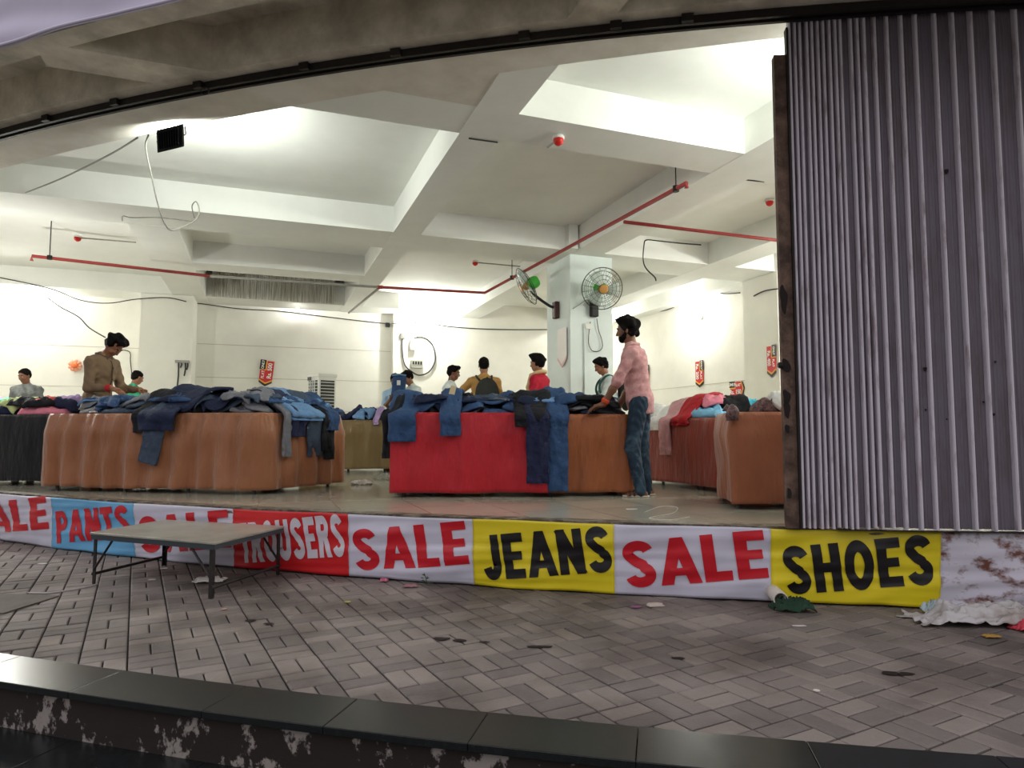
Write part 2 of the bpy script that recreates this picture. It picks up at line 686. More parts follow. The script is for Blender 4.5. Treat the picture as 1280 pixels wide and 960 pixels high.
# ================================================================== THE SHOP'S FITTINGS
M_white = mat('white_plastic', (232, 232, 226), 0.45)
M_black = mat('black_plastic', (24, 24, 25), 0.5)
M_redpipe = mat('red_pipe_paint', (150, 52, 50), 0.5, var=0.15, vs=10)
M_greypipe = mat('grey_pipe', (150, 148, 140), 0.5, var=0.15, vs=10)
M_cable = mat('grey_cable', (148, 147, 138), 0.6)
M_cabled = mat('dark_cable', (48, 48, 46), 0.6)
M_glow = emit('lamp_glow', (1.0, 0.98, 0.88, 1), 9.0)


# ---- bulbs in wall holders
def wall_bulb(p, nrm, label, power):
    nrm = Vector(nrm).normalized()
    t = thing('wall_light', label, 'light', tuple(p), 'lamps burning on the shop walls')
    MB().lathe(p, nrm, [(0, .045), (.03, .045), (.035, .03), (.05, .028), (.06, .02)], 16).build('holder', M_white, t, smooth=True)
    MB().lathe(p + nrm * .055, nrm, [(0, .018), (.02, .022), (.05, .045), (.08, .052), (.11, .045), (.13, .02)], 18).build('bulb', M_glow, t, smooth=True)
    lamp('bulb_or_fill_light', 'POINT', p + nrm * 0.42, power, WARM, 0.06)


VN = -U(0, 1)                     # normals: towards the street, towards the left
UN = -U(1, 0)
wall_bulb(onv(38, 375, V1 - .01), VN, 'lamp burning on the back wall at the left edge of the photo', LAMP_W * .42)
wall_bulb(onv(372, 384, V1 - .01), VN, 'lamp burning on the back wall above the air cooler and below the stained panel', LAMP_W)
wall_bulb(onv(522, 403, V1 - .23), VN, 'lamp burning on the back wall just above the hoop of cable', LAMP_W * .7)
wall_bulb(onu(877, 397, U1 - .01), UN, 'lamp burning on the right wall between the column and the shutter', LAMP_W * .28)
wall_bulb(onu(783, 388, U1 - .01), UN, 'lamp burning in the far right corner just behind the head of the man in pink', LAMP_W * .7)
# unseen lamps added left and behind the shutter to brighten shop and canopy
for p, nn in ((U(U0, 12.0, 2.9), -UN), (U(U1, 6.3, 2.9), UN), (U(U1, 4.0, 2.6), UN), (Vector((-6.9, 8.9, 2.0)), Vector((1, -.6, 0)).normalized())):
    lamp('bulb_or_fill_light', 'POINT', p + Vector(nn) * 0.3, LAMP_W * (.55 if p.z < 2.3 else 1.0), WARM, 0.06)


# ---- floodlights hung from the front band, turned up and into the shop
def flood(c, right, down, label, power):
    right, down = Vector(right).normalized(), Vector(down).normalized()
    nrm = right.cross(down).normalized()
    if nrm.z < 0:
        nrm = -nrm
    R = Matrix((right, down, nrm)).transposed()
    t = thing('floodlight', label, 'floodlight', tuple(c))
    o = modbevel(MB().box(c, (.27, .20, .028), R).build('housing', M_black, t), .006)
    fins = MB()
    for i in range(9):
        fins.box(c + right * (-.1 + .025 * i) - nrm * .022, (.004, .15, .02), R)
    fins.build('cooling_fins', M_black, t)
    MB().box(c + nrm * .0155, (.23, .16, .004), R).build('lens', emit('flood_glow', (.95, 1, .97, 1), 4.0), t)
    top = c.z
    for sgn in (-1, 1):
        br = MB()
        e = c + right * .14 * sgn
        br.tube([e, e + Vector((0, 0, .0)) + nrm * .03, Vector((e.x, e.y, ZS - .012)), Vector((e.x, e.y, ZS - .012)) - right * .06 * sgn], .006, 6)
        br.build('bracket', M_dark, t)
    l = lamp('flood_light', 'AREA', c + nrm * .05, power, COOL, .2)
    l.rotation_euler = (-nrm).to_track_quat('Z', 'Y').to_euler()
    return t


fc = onz(213, 173, ZS - .14)
flood(fc, (0.96, -.25, 0.10), (-.24, .60, -.72), 'black floodlight hung under the front beam at the upper left', FLOOD_W)
l = lamp('flood_light', 'AREA', TRACK_ARC.p(2.7, ZS - .2, -.55), FLOOD_W * .85, COOL, .2)
aim(l, U(3.3, 5.2, ZT))

# ---- sprinkler pipes
def pipe(name, pts, r, m, label, grp=None, cat='pipe'):
    o = MB().tube(pts, r, 10).build(name, m, None, True, origin=pts[0])
    return tag(o, label, cat, grp)


PZ = 3.12
a0, a1, a2 = onz(858, 229, PZ), onz(606, 366, PZ), onz(475, 359, PZ)
a3, a4 = onz(262, 345, PZ), onz(40, 320, PZ)
t = thing('sprinkler_pipe', 'long red sprinkler pipe slung under the ceiling, running back and then left', 'pipe', tuple(a0))
MB().tube([a0 + Vector((0, 0, -.05)), a0, a1, a2], .024, 10).build('pipe', M_redpipe, t, True)
MB().tube([a2, a3], .022, 10).build('pipe', M_greypipe, t, True)
MB().tube([a3, a4, a4 + Vector((0, 0, -.07))], .024, 10).build('pipe', M_redpipe, t, True)
MB().lathe(a2 - Vector((.05, 0, 0)), (1, 0, 0), [(0, .032), (.1, .032)], 10).build('coupling', M_redpipe, t)
for px_, q in (((845, 236), .06), ((640, 347), .5), ((62, 322), .93)):
    p = onz(px_[0], px_[1], PZ)
    MB().tube([p, Vector((p.x, p.y, ZT))], .007, 6).build('hanger_rod', M_dark, t)
    MB().lathe(p - Vector((0, 0, .03)), (0, 0, 1), [(0, .034), (.06, .034)], 10).build('clamp', M_dark, t)
b0, b1 = onz(780, 277.3, PZ), onz(985, 302, PZ)
pipe('sprinkler_pipe', [b0, b1, b1 + (b1 - b0) * .25], .021, M_redpipe, 'red branch pipe running right from the long sprinkler pipe towards the shutter')
c0, c1 = onz(622, 363, PZ - .02), onz(576, 392, PZ - .02)
pipe('sprinkler_pipe', [a2, onz(436, 391, PZ)], .022, M_greypipe, 'short pale branch pipe going back from the red pipe beside the stained panel')


def sprinkler(px_, z, label, rod=None):
    p = onz(px_[0], px_[1], z)
    t = thing('fire_detector', label, 'fire detector', tuple(p))
    MB().lathe(p, (0, 0, 1), [(0, .055), (.012, .058), (.03, .05)], 16).build('base', M_white, t, True)
    MB().lathe(p, (0, 0, -1), [(0, .048), (.02, .05), (.045, .038), (.06, .015)], 16).build('red_dome', mat('alarm_red', (205, 38, 30), .4), t, True)
    if rod:
        MB().tube([p + Vector((0, 0, .0)), rod], .011, 8).build('conduit', M_greypipe, t)


p = onz(684, 184, ZS - .01)
sprinkler((698, 174), ZS - .03, 'red and white fire detector under the near ceiling beam', p)
sprinkler((962, 252), ZT - .03, 'red and white fire detector on the ceiling beside the shutter post')
sprinkler((97, 297), ZT - .10, 'red fire detector on a thin rod in the back left ceiling bay', onz(170, 303, ZT - .10))
sprinkler((594, 328), ZT - .10, 'red fire detector on a thin rod in the bay left of the wall fans', onz(650, 333, ZT - .10))


# ---- cables
def cable(pts, r, m, label, grp=None, smooth=True):
    P = crom(pts, 6) if smooth else pts
    return tag(MB().tube(P, r, 6).build('cable', m, None, True, origin=pts[0]), label, 'cable', grp)


def lerp_pts(px_list, Y0, Y1):
    n_ = len(px_list) - 1
    return [ony(x, y, Y0 + (Y1 - Y0) * i / n_) for i, (x, y) in enumerate(px_list)]


fy = fc.y
yb = onv(215, 287, 8.97).y
cable(lerp_pts([(186, 168), (182, 180), (184, 196), (190, 222), (196, 250), (205, 278), (215, 288), (232, 282), (245, 274), (249, 262), (245, 252), (240, 258), (243, 272)], fy, yb), .007, M_cable, 'thin wire hanging in a loop from the floodlight to the ceiling beam behind')
cable(lerp_pts([(243, 277), (200, 272), (165, 272), (154, 270), (153, 276)], yb, onv(155, 272, 8.97).y), .007, M_cable, 'short wire along the bottom of the ceiling beam left of the hanging loop')
tw = lerp_pts([(172, 172), (150, 186), (128, 198), (100, 212), (70, 226), (32, 241)], fy, onz(32, 241, ZS).y - .05)
cable(tw, .008, M_cable, 'twisted grey wire sagging from the floodlight to the left')
vw = V1 - .03
cable([onv(x, y, 14.64) for x, y in [(-20, 343), (60, 360), (100, 375), (135, 379), (170, 374), (208, 372), (233, 377)]], .010, M_cabled, 'dark cable sagging from the left edge lamp along the back left column')
cable([onv(x, y, vw) for x, y in [(246, 379), (262, 381), (300, 386), (350, 389), (400, 395), (450, 401), (488, 405)]], .010, M_cabled, 'dark cable along the top of the back wall below the stained panel')
cable([onv(x, y, 14.66) for x, y in [(58, 371), (76, 384), (98, 396), (112, 410), (132, 422)]], .012, M_cabled, 'dark cable slanting down the back wall towards the man in brown')
cable([onv(x, y, vw) for x, y in [(150, 437), (162, 440), (163, 452), (165, 470)]], .009, M_cabled, 'short dark wire hanging on the back wall above the green shirt')
vc = V1 - .25
cable([onv(x, y, vc) for x, y in [(486, 405), (505, 404), (530, 403), (560, 408), (600, 411), (640, 412), (684, 412)]], .012, M_cabled, 'dark cable strung along the back wall from the lamp to the column')
cable([onu(x, y, U1 - .03) for x, y in [(798, 392), (808, 386), (824, 389), (842, 384), (858, 372), (880, 363), (905, 367), (925, 366)]], .011, M_cabled, 'dark cable drooping along the top of the right wall')
cable([onu(x, y, 8.05) for x, y in [(942, 370), (958, 363), (985, 360)]], .011, M_cabled, 'dark cable across the right column beside the shutter post')
cable([onu(x, y, 4.80) for x, y in [(876, 306), (850, 304), (822, 301), (808, 300), (805, 306), (804, 325), (808, 336), (818, 346), (820, 351)]], .009, M_cabled, 'loose wire dangling in the ceiling bay to the right of the column', smooth=True)
cable([onz(x, y, ZS - .006) for x, y in [(586, 173), (600, 175), (622, 178)]], .007, M_cabled, 'short dark wire across the near end of the ceiling beam')
cable([onz(x, y, ZT - .006) for x, y in [(898, 220), (925, 224), (955, 227)]], .009, M_cabled, 'short dark wire on the ceiling left of the shutter post')
# hoop of stiff cable round the meter boards
hp = [onv(x, y, vc) for x, y in [(503, 422), (503, 440), (506, 456), (514, 464), (524, 469), (536, 465), (543, 454), (544, 444), (541, 432), (534, 424), (524, 421), (516, 424), (513, 430)]]
cable(hp, .016, M_cabled, 'stiff cable coiled into a large hoop on the back wall')
t = thing('electric_board', 'small white electric box with wires on the back wall inside the cable hoop', 'electric box', tuple(onv(517, 448, vc)))
modbevel(MB().box(onv(516, 431, V1 - .27), (.13, .10, .25), Matrix.Rotation(TH, 3, 'Z')).build('upper_box', M_white, t), .01)
bx = onv(521, 455, V1 - .27)
modbevel(MB().box(bx, (.27, .09, .19), Matrix.Rotation(TH, 3, 'Z')).build('switch_board', mat('board_grey', (176, 176, 164), .6), t), .008)
for i in range(4):
    MB().box(bx + U(-.09 + .06 * i, -.05, .02), (.035, .02, .07), Matrix.Rotation(TH, 3, 'Z')).build('breaker', M_black, t)
wr = MB()
for x in (530, 532, 534):
    wr.tube(crom([onv(x, 405, vc), onv(x + 1, 420, vc), onv(x, 436, vc), onv(x - 6, 448, vc), onv(524, 452, vc)], 4), .006, 5)
wr.build('wires', M_cable, t)
o = MB().box(onv(503.5, 420, V1 - .25), (.10, .05, .13), Matrix.Rotation(TH, 3, 'Z')).build('socket', mat('socket_grey', (96, 96, 90), .6), None, origin=onv(503.5, 420, V1 - .25))
tag(o, 'small grey socket at the upper left of the cable hoop', 'socket')
o = MB().box(onv(484.5, 406, V1 - .04), (.09, .07, .09), Matrix.Rotation(TH, 3, 'Z')).build('junction_box', M_black, None, origin=onv(484.5, 406, V1 - .04))
tag(o, 'small black junction box near the corner of the back wall', 'junction box')
# broken fittings on the left column
p = onv(228, 452, 14.66)
t = thing('conduit_stub', 'broken conduit with dark wire ends on the back left column', 'conduit', tuple(p))
for dx, l_ in ((-.07, .55), (-.02, .12), (.05, .28), (.09, .16)):
    MB().tube(crom([p + U(dx, 0, .0), p + U(dx + .01, -.02, -l_ * .5), p + U(dx - .01, 0, -l_)], 3), .014, 6).build('wire_end', M_cabled, t)
MB().box(p, (.26, .05, .05), Matrix.Rotation(TH, 3, 'Z')).build('clip_rail', M_greypipe, t)
# orange balloon-like flower on the back wall
p = onv(94, 457, V1 - .06)
t = thing('paper_flower', 'small faded orange paper flower stuck on the back wall left of the man in brown', 'decoration', tuple(p))
mb = MB()
for i in range(9):
    a = 2 * PI * i / 9
    d = U(math.cos(a), 0, math.sin(a))
    mb.lathe(p + d * .05, d, [(-.05, .02), (0, .035), (.04, .042), (.07, .02)], 8)
mb.build('petals', mat('faded_orange', (226, 158, 128), .8), t, True)
MB().lathe(p, VN, [(-.02, .05), (.04, .06), (.07, .03)], 10).build('centre', mat('flower_orange', (240, 120, 70), .7), t, True)

# ---- stained corrugated panel hanging in the opening of the far bay
M_stain = mat('stained_panel', (246, 244, 236), 0.8, col2=(176, 170, 158), vs=5.0, thr=(0.42, 0.62), stretch=(9, 9, .35), detail=4)
pz0, pz1 = ZS + .0, 3.84
L, R_ = U(-.98, 14.62), U(1.42, 14.62)
mb = MB()
vs, fs = [], []
N = 240
for i in range(N + 1):
    p = L.lerp(R_, i / N)
    o_ = .012 * (1 if (i // 2) % 2 else -1) + .006 * nz(i * .11)
    for z in (pz0 + .01, pz1 - .02 * nz(i * .05, 3)):
        vs.append((p.x + VN.x * o_, p.y + VN.y * o_, z))
for i in range(N):
    fs.append((2 * i, 2 * i + 2, 2 * i + 3, 2 * i + 1))
mb.add(vs, fs)
o = mb.build('hanging_panel', M_stain, None, origin=U(.2, 14.62, pz0))
sd = o.modifiers.new('solid', 'SOLIDIFY')
sd.thickness = .012
tag(o, 'stained ribbed sheet hung across the dark opening high in the back wall', 'panel')
tag(MB().tube([U(-1.0, 14.6, pz1 + .01), U(1.5, 14.6, pz1 + .01)], .02, 8).build('rail', M_greypipe, None, origin=U(-1.0, 14.6, pz1)), 'pale rail along the top of the stained ribbed sheet', 'rail')


# ---- wall fans
def wall_fan(br, out, cage_c, face, label):
    br, cage_c = Vector(br), Vector(cage_c)
    out, face = Vector(out).normalized(), Vector(face).normalized()
    t = thing('wall_fan', label, 'fan', tuple(br), 'fans on the column')
    side = out.cross(Vector((0, 0, 1))).normalized()
    R = Matrix((side, out, Vector((0, 0, 1)))).transposed()
    M_br = mat('fan_bracket_brown' if 'left' in label else 'fan_bracket_black', (66, 36, 34) if 'left' in label else (26, 24, 22), .55)
    modbevel(MB().box(br + out * .04, (.13, .08, .27), R).build('bracket', M_br, t), .02)
    mot = cage_c - face * .12
    MB().tube(crom([br + out * .06 + Vector((0, 0, .05)), br + out * .16 + Vector((0, 0, .07)), mot + Vector((0, 0, -.16)), mot], 5), .022, 10).build('arm', M_black, t, True)
    M_g = mat('fan_green', (70, 190, 62), .35)
    MB().lathe(mot - face * .10, face, [(0, .03), (.01, .075), (.05, .095), (.12, .10), (.16, .085), (.19, .04)], 20).build('motor_housing', M_g, t, True)
    x = face.orthogonal().normalized()
    y = face.cross(x)
    rad = .31

    def cp(a, r_, h):
        return cage_c + (x * math.cos(a) + y * math.sin(a)) * r_ + face * h
    cage = MB()
    for sg, hh in ((1, .085), (-1, -.075)):
        for r_, h in ((.31, 0), (.26, .55), (.20, .8), (.14, .95), (.075, 1.0)):
            cage.tube([cp(2 * PI * i / 40, r_, hh * h) for i in range(40)], .0032 if r_ < .3 else .007, 5, closed=True)
        for i in range(20):
            a = 2 * PI * i / 20
            cage.tube([cp(a, .07, hh), cp(a, .14, hh * .97), cp(a, .20, hh * .82), cp(a, .26, hh * .56), cp(a, .31, 0)], .002, 4)
    cage.build('cage', mat('fan_wire', (88, 92, 84), .4, metal=.6), t)
    hub = MB().lathe(cage_c - face * .05, face, [(0, .05), (.05, .055), (.09, .05), (.11, .02)], 18).build('hub', mat('fan_orange', (190, 140, 70), .5), t, True)
    for kk in range(3):
        bl = MB()
        vs, fs = [], []
        for i in range(7):
            rr = .05 + .21 * i / 6
            wd = (.045 + .075 * math.sin(min(1, i / 4.5) * PI / 2)) * (1 if i < 6 else .8)
            for j in range(5):
                q_ = -1 + .5 * j
                a = 2 * PI * kk / 3 + q_ * wd / max(rr, .09) * .8 + .3 * i / 6
                vs.append(cp(a, rr, -.005 + q_ * .028))
        for i in range(6):
            for j in range(4):
                fs.append((i * 5 + j, i * 5 + j + 1, i * 5 + j + 6, i * 5 + j + 5))
        bl.add(vs, fs)
        o = bl.build('blade', mat('fan_blade', (184, 198, 188), .35), t, True)
        o.modifiers.new('solid', 'SOLIDIFY').thickness = .003
    badge = MB().lathe(cage_c + face * .083, face, [(0, .068), (.008, .068), (.014, .055)], 22).build('badge', mat('fan_orange', (190, 140, 70), .5), t, True)
    return t


bl_ = onu(697.5, 388, 4.345)
wall_fan(bl_, UN, bl_ + Vector((-.50, -.10, .36)), (-.86, -.12, -.48), 'wall fan with green motor on the left face of the column')
br_ = onv(741, 386, 9.165)
wall_fan(br_, VN, br_ + Vector((.10, -.34, .24)), (.16, -.94, -.28), 'wall fan with green motor and orange hub on the column front')
cl = 9.14
cable([onv(x, y, cl) for x, y in [(746, 398), (748, 412), (752, 424), (753, 434), (748, 439), (740, 438), (736, 430), (736, 418), (738, 402)]], .006, M_cabled, 'thin fan cord hanging in a loop below the right hand fan')
o = modbevel(MB().box(onv(735, 408, 9.15), (.10, .05, .085), Matrix.Rotation(TH, 3, 'Z')).build('socket', M_white, None, origin=onv(735, 408, 9.15)), .008)
tag(o, 'white socket on the front column below the right hand fan', 'socket')
cable([onv(x, y, cl) for x, y in [(716, 386), (724, 381), (733, 375), (738, 378)]], .006, M_cable, 'pale wire joining the two fans across the column')
for z0 in (0, 1):
    pass
tag(MB().uvbox(4.57, 4.585, 9.145, 9.17, 0.9, 2.2).build('conduit', M_col, None, origin=U(4.57, 9.15, .9)), 'thin white conduit running down the front of the column', 'conduit')


# ---- price signs
def text_mesh(s, size, sx=1.0):
    cu = bpy.data.curves.new('txt', 'FONT')
    cu.body = s
    cu.size = size
    cu.offset = size * .022
    cu.align_x = 'CENTER'
    cu.align_y = 'CENTER'
    cu.extrude = .002
    ob = bpy.data.objects.new('txt', cu)
    COL.objects.link(ob)
    bpy.context.view_layer.update()
    me = ob.to_mesh()
    V = [(v.co.x * sx, v.co.y, v.co.z) for v in me.vertices]
    Fc = [tuple(p_.vertices) for p_ in me.polygons]
    ob.to_mesh_clear()
    bpy.data.objects.remove(ob)
    bpy.data.curves.remove(cu)
    return V, Fc


M_sred = mat('sign_red', (200, 32, 36), .4)
M_syel = mat('sign_yellow', (238, 170, 50), .4)
M_sblk = mat('sign_black', (28, 26, 24), .4)
M_swht = mat('sign_white', (240, 236, 230), .4)


def price_sign(c, right, up, nrm, w, h, price, label, flip=False):
    """designed lying on its side: x along the reading direction (length h), arrow at +x (or -x)"""
    right, up, nrm = Vector(right).normalized(), Vector(up).normalized(), Vector(nrm).normalized()
    t = thing('price_sign', label, 'sign', tuple(c))
    sg = -1 if flip else 1

    def P(x, y, z):
        return c + right * x + up * y + nrm * z
    hl, hw = h / 2, w / 2

    def plate(name, pts, z, m, th=.006):
        if sg < 0:
            pts = [(-x, y) for x, y in pts]
        return MB().prism([P(x, y, z) for x, y in pts], nrm * th).build(name, m, t)
    tip = hl * .94
    plate('red_board', [(-hl, -hw), (hl * .6, -hw), (tip * .9, 0), (hl * .6, hw), (-hl, hw)], 0, M_sred)
    plate('yellow_chevron', [(hl * .55, -hw), (hl * .68, -hw), (tip, 0), (hl * .68, hw), (hl * .55, hw), (tip * .87, 0)], .002, M_syel)
    plate('black_tip', [(hl * .66, -hw), (hl * .82, -hw), (hl * 1.14, 0), (hl * .82, hw), (hl * .66, hw), (tip, 0)], .004, M_sblk)
    plate('yellow_corner', [(-hl * .98, hw * .02), (-hl * .20, hw * .02), (-hl * .20, hw * 1.0), (-hl * .98, hw * 1.0)], .003, M_syel)
    plate('black_tab', [(-hl * 1.06, hw * .2), (-hl * .26, hw * .2), (-hl * .26, hw * 1.1), (-hl * 1.06, hw * 1.1)], .006, M_sblk)
    for s_, x, y, sz in (('ONLY', -hl * .66, hw * .64, w * .27), ('FLAT', hl * .17, hw * .50, w * .30), (price, -hl * .18, -hw * .46, w * .44)):
        V, Fc = text_mesh(s_, sz, .95)
        if sg < 0:
            x = -x
        MB().add([P(x + a, y + b_, .014 + z_) for a, b_, z_ in V], Fc).build('lettering', M_swht, t)
    return t


DZ = Vector((0, 0, 1))
u_ = U(1, 0)
v_ = U(0, 1)
# on the back wall, reads upwards, arrow down
price_sign(onv(333, 466, V1 - .02), (u_ * .10 + DZ).normalized(), (-u_ + DZ * .10).normalized(), VN, .27, .52, 'Rs. 500', 'red price sign reading Rs. 500 on the back wall left of the air cooler', flip=True)
# right column: reads downwards, arrow down
price_sign(onu(964.5, 451, 8.065), -DZ, -v_, UN, .21, .50, 'Rs. 400', 'red price sign reading Rs. 400 on the pale right column beside the shutter post')
price_sign(onu(874.5, 467, U1 - .015), -DZ, -v_, UN, .26, .50, 'Rs. 200', 'tall narrow red price sign on the right wall below the lamp')
price_sign(onu(807.5, 473, U1 - .015), -DZ, -v_, UN, .28, .58, 'Rs. 200', 'red price sign on the right wall partly hidden behind the man in pink')
price_sign(onu(921.5, 486, U1 - .015), -v_, DZ, UN, .26, .40, 'Rs. 150', 'red price sign pointing sideways to the right, low on the right wall')
# hanging arrow on the column's left face, its glare painted into pale colours
p = onu(703, 433, 4.33)
t = thing('price_sign', 'narrow pale price sign washed out by glare on the left face of the column', 'sign', tuple(p))
MB().prism([p + v_ * .16 + DZ * .28, p - v_ * .16 + DZ * .28, p - v_ * .16 - DZ * .2, p - DZ * .33, p + v_ * .16 - DZ * .2], UN * .008).build('board', mat('glare_pale_sign', (250, 244, 240), .15), t)
MB().prism([p + v_ * .16 - DZ * .2 + UN * .009, p - DZ * .33 + UN * .009, p - v_ * .16 - DZ * .2 + UN * .009, p - v_ * .16 - DZ * .16 + UN * .009, p - DZ * .28 + UN * .009, p + v_ * .16 - DZ * .16 + UN * .009], UN * .004).build('pink_chevron', mat('glare_pale_pink', (236, 190, 186), .3), t)

# ---- air cooler against the back wall
p0 = ony(402, 505, 13.0)
p0.z = 0.52
Rz = Matrix.Rotation(-.80, 3, 'Z')
t = thing('air_cooler', 'white desert air cooler with dark louvres standing by the back wall', 'air cooler', (p0.x, p0.y, 0))


def cb(name, c, sz, m, par=None, bev=.012):
    o = MB().box(p0 + Rz @ Vector((c[0] * .76, c[1] * .80, c[2])), (sz[0] * .76, sz[1] * .80, sz[2]), Rz).build(name, m, par or t)
    if bev:
        modbevel(o, bev)
    return o


cb('body', (0, 0, .62), (.56, .46, 1.02), M_white)
cb('top_cover', (0, 0, 1.155), (.60, .50, .06), M_white)
cb('control_panel', (-.16, -.252, 1.10), (.18, .02, .07), mat('panel_grey', (90, 92, 88), .4))
ca = Matrix.Rotation(0, 3, 'Z')
M_lou = mat('louvre_dark', (62, 64, 60), .6)
cb('front_grille', (0, -.232, .66), (.44, .012, .80), M_lou, bev=0)
for i in range(13):
    cb('louvre', (0, -.245, .30 + .06 * i), (.44, .03, .012), M_white, bev=0)
for i in range(3):
    cb('mullion', (-.11 + .11 * i, -.25, .66), (.014, .03, .80), M_white, bev=0)
cb('side_grille', (.283, 0, .66), (.012, .36, .80), M_lou, bev=0)
for i in range(13):
    cb('louvre', (.292, 0, .30 + .06 * i), (.02, .36, .012), M_white, bev=0)
for sx in (-1, 1):
    for sy in (-1, 1):
        MB().lathe(p0 + Rz @ Vector((sx * .17, sy * .14, 0)), (0, 0, 1), [(-.52, .018), (.11, .018)], 10).build('stand_leg', M_black, t)
# ================================================================== THE FRONT: SHUTTER, BANNER, STREET FURNITURE
def pxX(px_, arc, z, off=0.0, y0=None):
    """X on an arc where the picture column px_ meets it"""
    lo, hi = -8.5, 6.5
    for _ in range(50):
        m = (lo + hi) / 2
        p = arc.p(m, z, off)
        c_, s_ = math.cos(PITCH), math.sin(PITCH)
        fwd = p.y * c_ + (p.z - EYE) * s_
        if 640 + F * p.x / fwd < px_:
            lo = m
        else:
            hi = m
    return (lo + hi) / 2


# ---- folding steel shutter, gathered to the right of the opening
SH_ARC = Arc(TRACK_ARC.cx, TRACK_ARC.cy, TRACK_ARC.r)
M_slat = mat('shutter_slat', (206, 199, 208), 0.45, metal=0.0, col2=(128, 106, 100), vs=6.5, thr=(0.52, 0.76), stretch=(3, 3, .6), bump=.1, bs=30)
M_sheet = mat('shutter_sheet', (112, 104, 114), 0.45, metal=0.0, col2=(92, 80, 80), vs=4.0, thr=(0.48, 0.75), stretch=(2, 2, .5), bump=.1, bs=30)
M_rust = mat('rusty_post', (70, 54, 46), 0.85, col2=(122, 98, 84), vs=7, thr=(0.4, 0.65), bump=.6, bs=35)
M_spot = mat('rust_spot', (34, 27, 26), 0.9)
bars_px = [996, 1003, 1009.5, 1018.5, 1025, 1032.5, 1039.5, 1047.5, 1055, 1061.5, 1075, 1083.5, 1092, 1105.5, 1121.5, 1140, 1158.5, 1183.5, 1206.5, 1230, 1258.5]
SOFF = -0.06
bx_ = [pxX(b_, SH_ARC, 1.6, SOFF + .03) for b_ in bars_px]
st = bx_[-1] - bx_[-2]
while bx_[-1] < 5.6:
    bx_.append(bx_[-1] + st * (1.0 + .08 * math.sin(len(bx_) * 2.1)))
sh0 = SH_ARC.p(bx_[0], 0, SOFF)
t = thing('folding_shutter', 'folding steel shutter of vertical slats gathered at the right of the shop opening', 'shutter', tuple(sh0))
z0, z1 = 0.017, ZS - .004
rnd = random.Random(5)
for i, x in enumerate(bx_):
    nn = SH_ARC.n(x)
    sd_ = Vector((-nn.y, nn.x, 0))
    p = SH_ARC.p(x, 0, SOFF)
    wd = .0155 if i < 12 else .0185
    zz = z0 - .012 * rnd.random()
    # bar: a folded C section with a rounded nose
    prof = [(-wd / 2, -.012), (-wd / 2, .026), (-wd / 2 + .005, .034), (wd / 2 - .005, .034), (wd / 2, .026), (wd / 2, -.012)]
    MB().prism([p + sd_ * a + nn * b_ + Vector((0, 0, zz)) for a, b_ in prof], Vector((0, 0, z1 - zz))).build('slat_bar', M_slat, t)
    if i + 1 < len(bx_):
        x2 = bx_[i + 1]
        q_ = SH_ARC.p(x2, 0, SOFF)
        gapw = (q_ - p).length
        k = max(2, int(gapw / .022)) if gapw > .05 else 1
        mb = MB()
        vs, fs = [], []
        m_ = max(2, k * 4)
        for a in range(m_ + 1):
            pp = p.lerp(q_, a / m_)
            d_ = -.012 + (.005 * (1 if (a % 4) in (1, 2) else 0) if k > 1 else -.012 * math.sin(PI * a / m_))
            for z in (zz + .004, z1):
                vs.append(pp + nn * d_ + Vector((0, 0, z)))
        for a in range(m_):
            fs.append((2 * a, 2 * a + 2, 2 * a + 3, 2 * a + 1))
        mb.add(vs, fs)
        o = mb.build('corrugated_sheet', M_sheet, t)
        o.modifiers.new('solid', 'SOLIDIFY').thickness = .002
        if gapw > .07:
            for _ in range(rnd.choice([0, 1, 2, 2])):
                zc = rnd.uniform(.4, 2.5)
                pp = p.lerp(q_, rnd.uniform(.2, .8)) + nn * .0
                r_ = rnd.uniform(.004, .011)
                blob = [pp + sd_ * (r_ * (1 + .4 * math.sin(3 * a)) * math.cos(a)) + Vector((0, 0, zc + r_ * 1.8 * math.sin(a) * (1 + .3 * math.cos(2 * a)))) for a in [2 * PI * j / 12 for j in range(12)]]
                MB().prism(blob, nn * .003).build('rust_spot', M_spot, t)
# bottom hem rail
# rusty end post with lock holes
ex = pxX(986, SH_ARC, 1.2, SOFF)
ep = SH_ARC.p(ex, 0, SOFF - .01)
nn = SH_ARC.n(ex)
sd_ = Vector((-nn.y, nn.x, 0))
xL = pxX(972, SH_ARC, 1.6, SOFF - .05)
w_ = (SH_ARC.p(bx_[0]) - SH_ARC.p(xL)).length
pl = SH_ARC.p(xL, 0, SOFF)
pr = SH_ARC.p(bx_[0] - .022, 0, SOFF)
MB().prism([pl + nn * .01 + Vector((0, 0, .004)), pl - nn * .05 + Vector((0, 0, .004)), pr - nn * .05 + Vector((0, 0, .004)), pr + nn * .005 + Vector((0, 0, .004))], Vector((0, 0, 3.05))).build('end_post', M_rust, t)
MB().prism([pr + sd_ * .0 - nn * .02 + Vector((0, 0, .004)), pr + sd_ * .012 - nn * .02 + Vector((0, 0, .004)), pr + sd_ * .012 + nn * .03 + Vector((0, 0, .004)), pr + nn * .03 + Vector((0, 0, .004))], Vector((0, 0, ZS - .08))).build('edge_strip', M_dark, t)
pm = (pl + pr) / 2
for zc, rx, rz in ((1.44, .022, .09), (1.02, .028, .045), (.82, .022, .05), (.74, .018, .06), (.62, .014, .03), (.22, .012, .04)):
    blob = [pm - sd_ * .02 + nn * .009 + sd_ * (rx * (1 + .25 * math.sin(3 * a + zc * 9)) * math.cos(a)) + Vector((0, 0, zc + rz * math.sin(a) * (1 + .25 * math.cos(2 * a + zc)))) for a in [2 * PI * j / 16 for j in range(16)]]
    MB().prism(blob, nn * .006).build('lock_hole', M_spot, t)
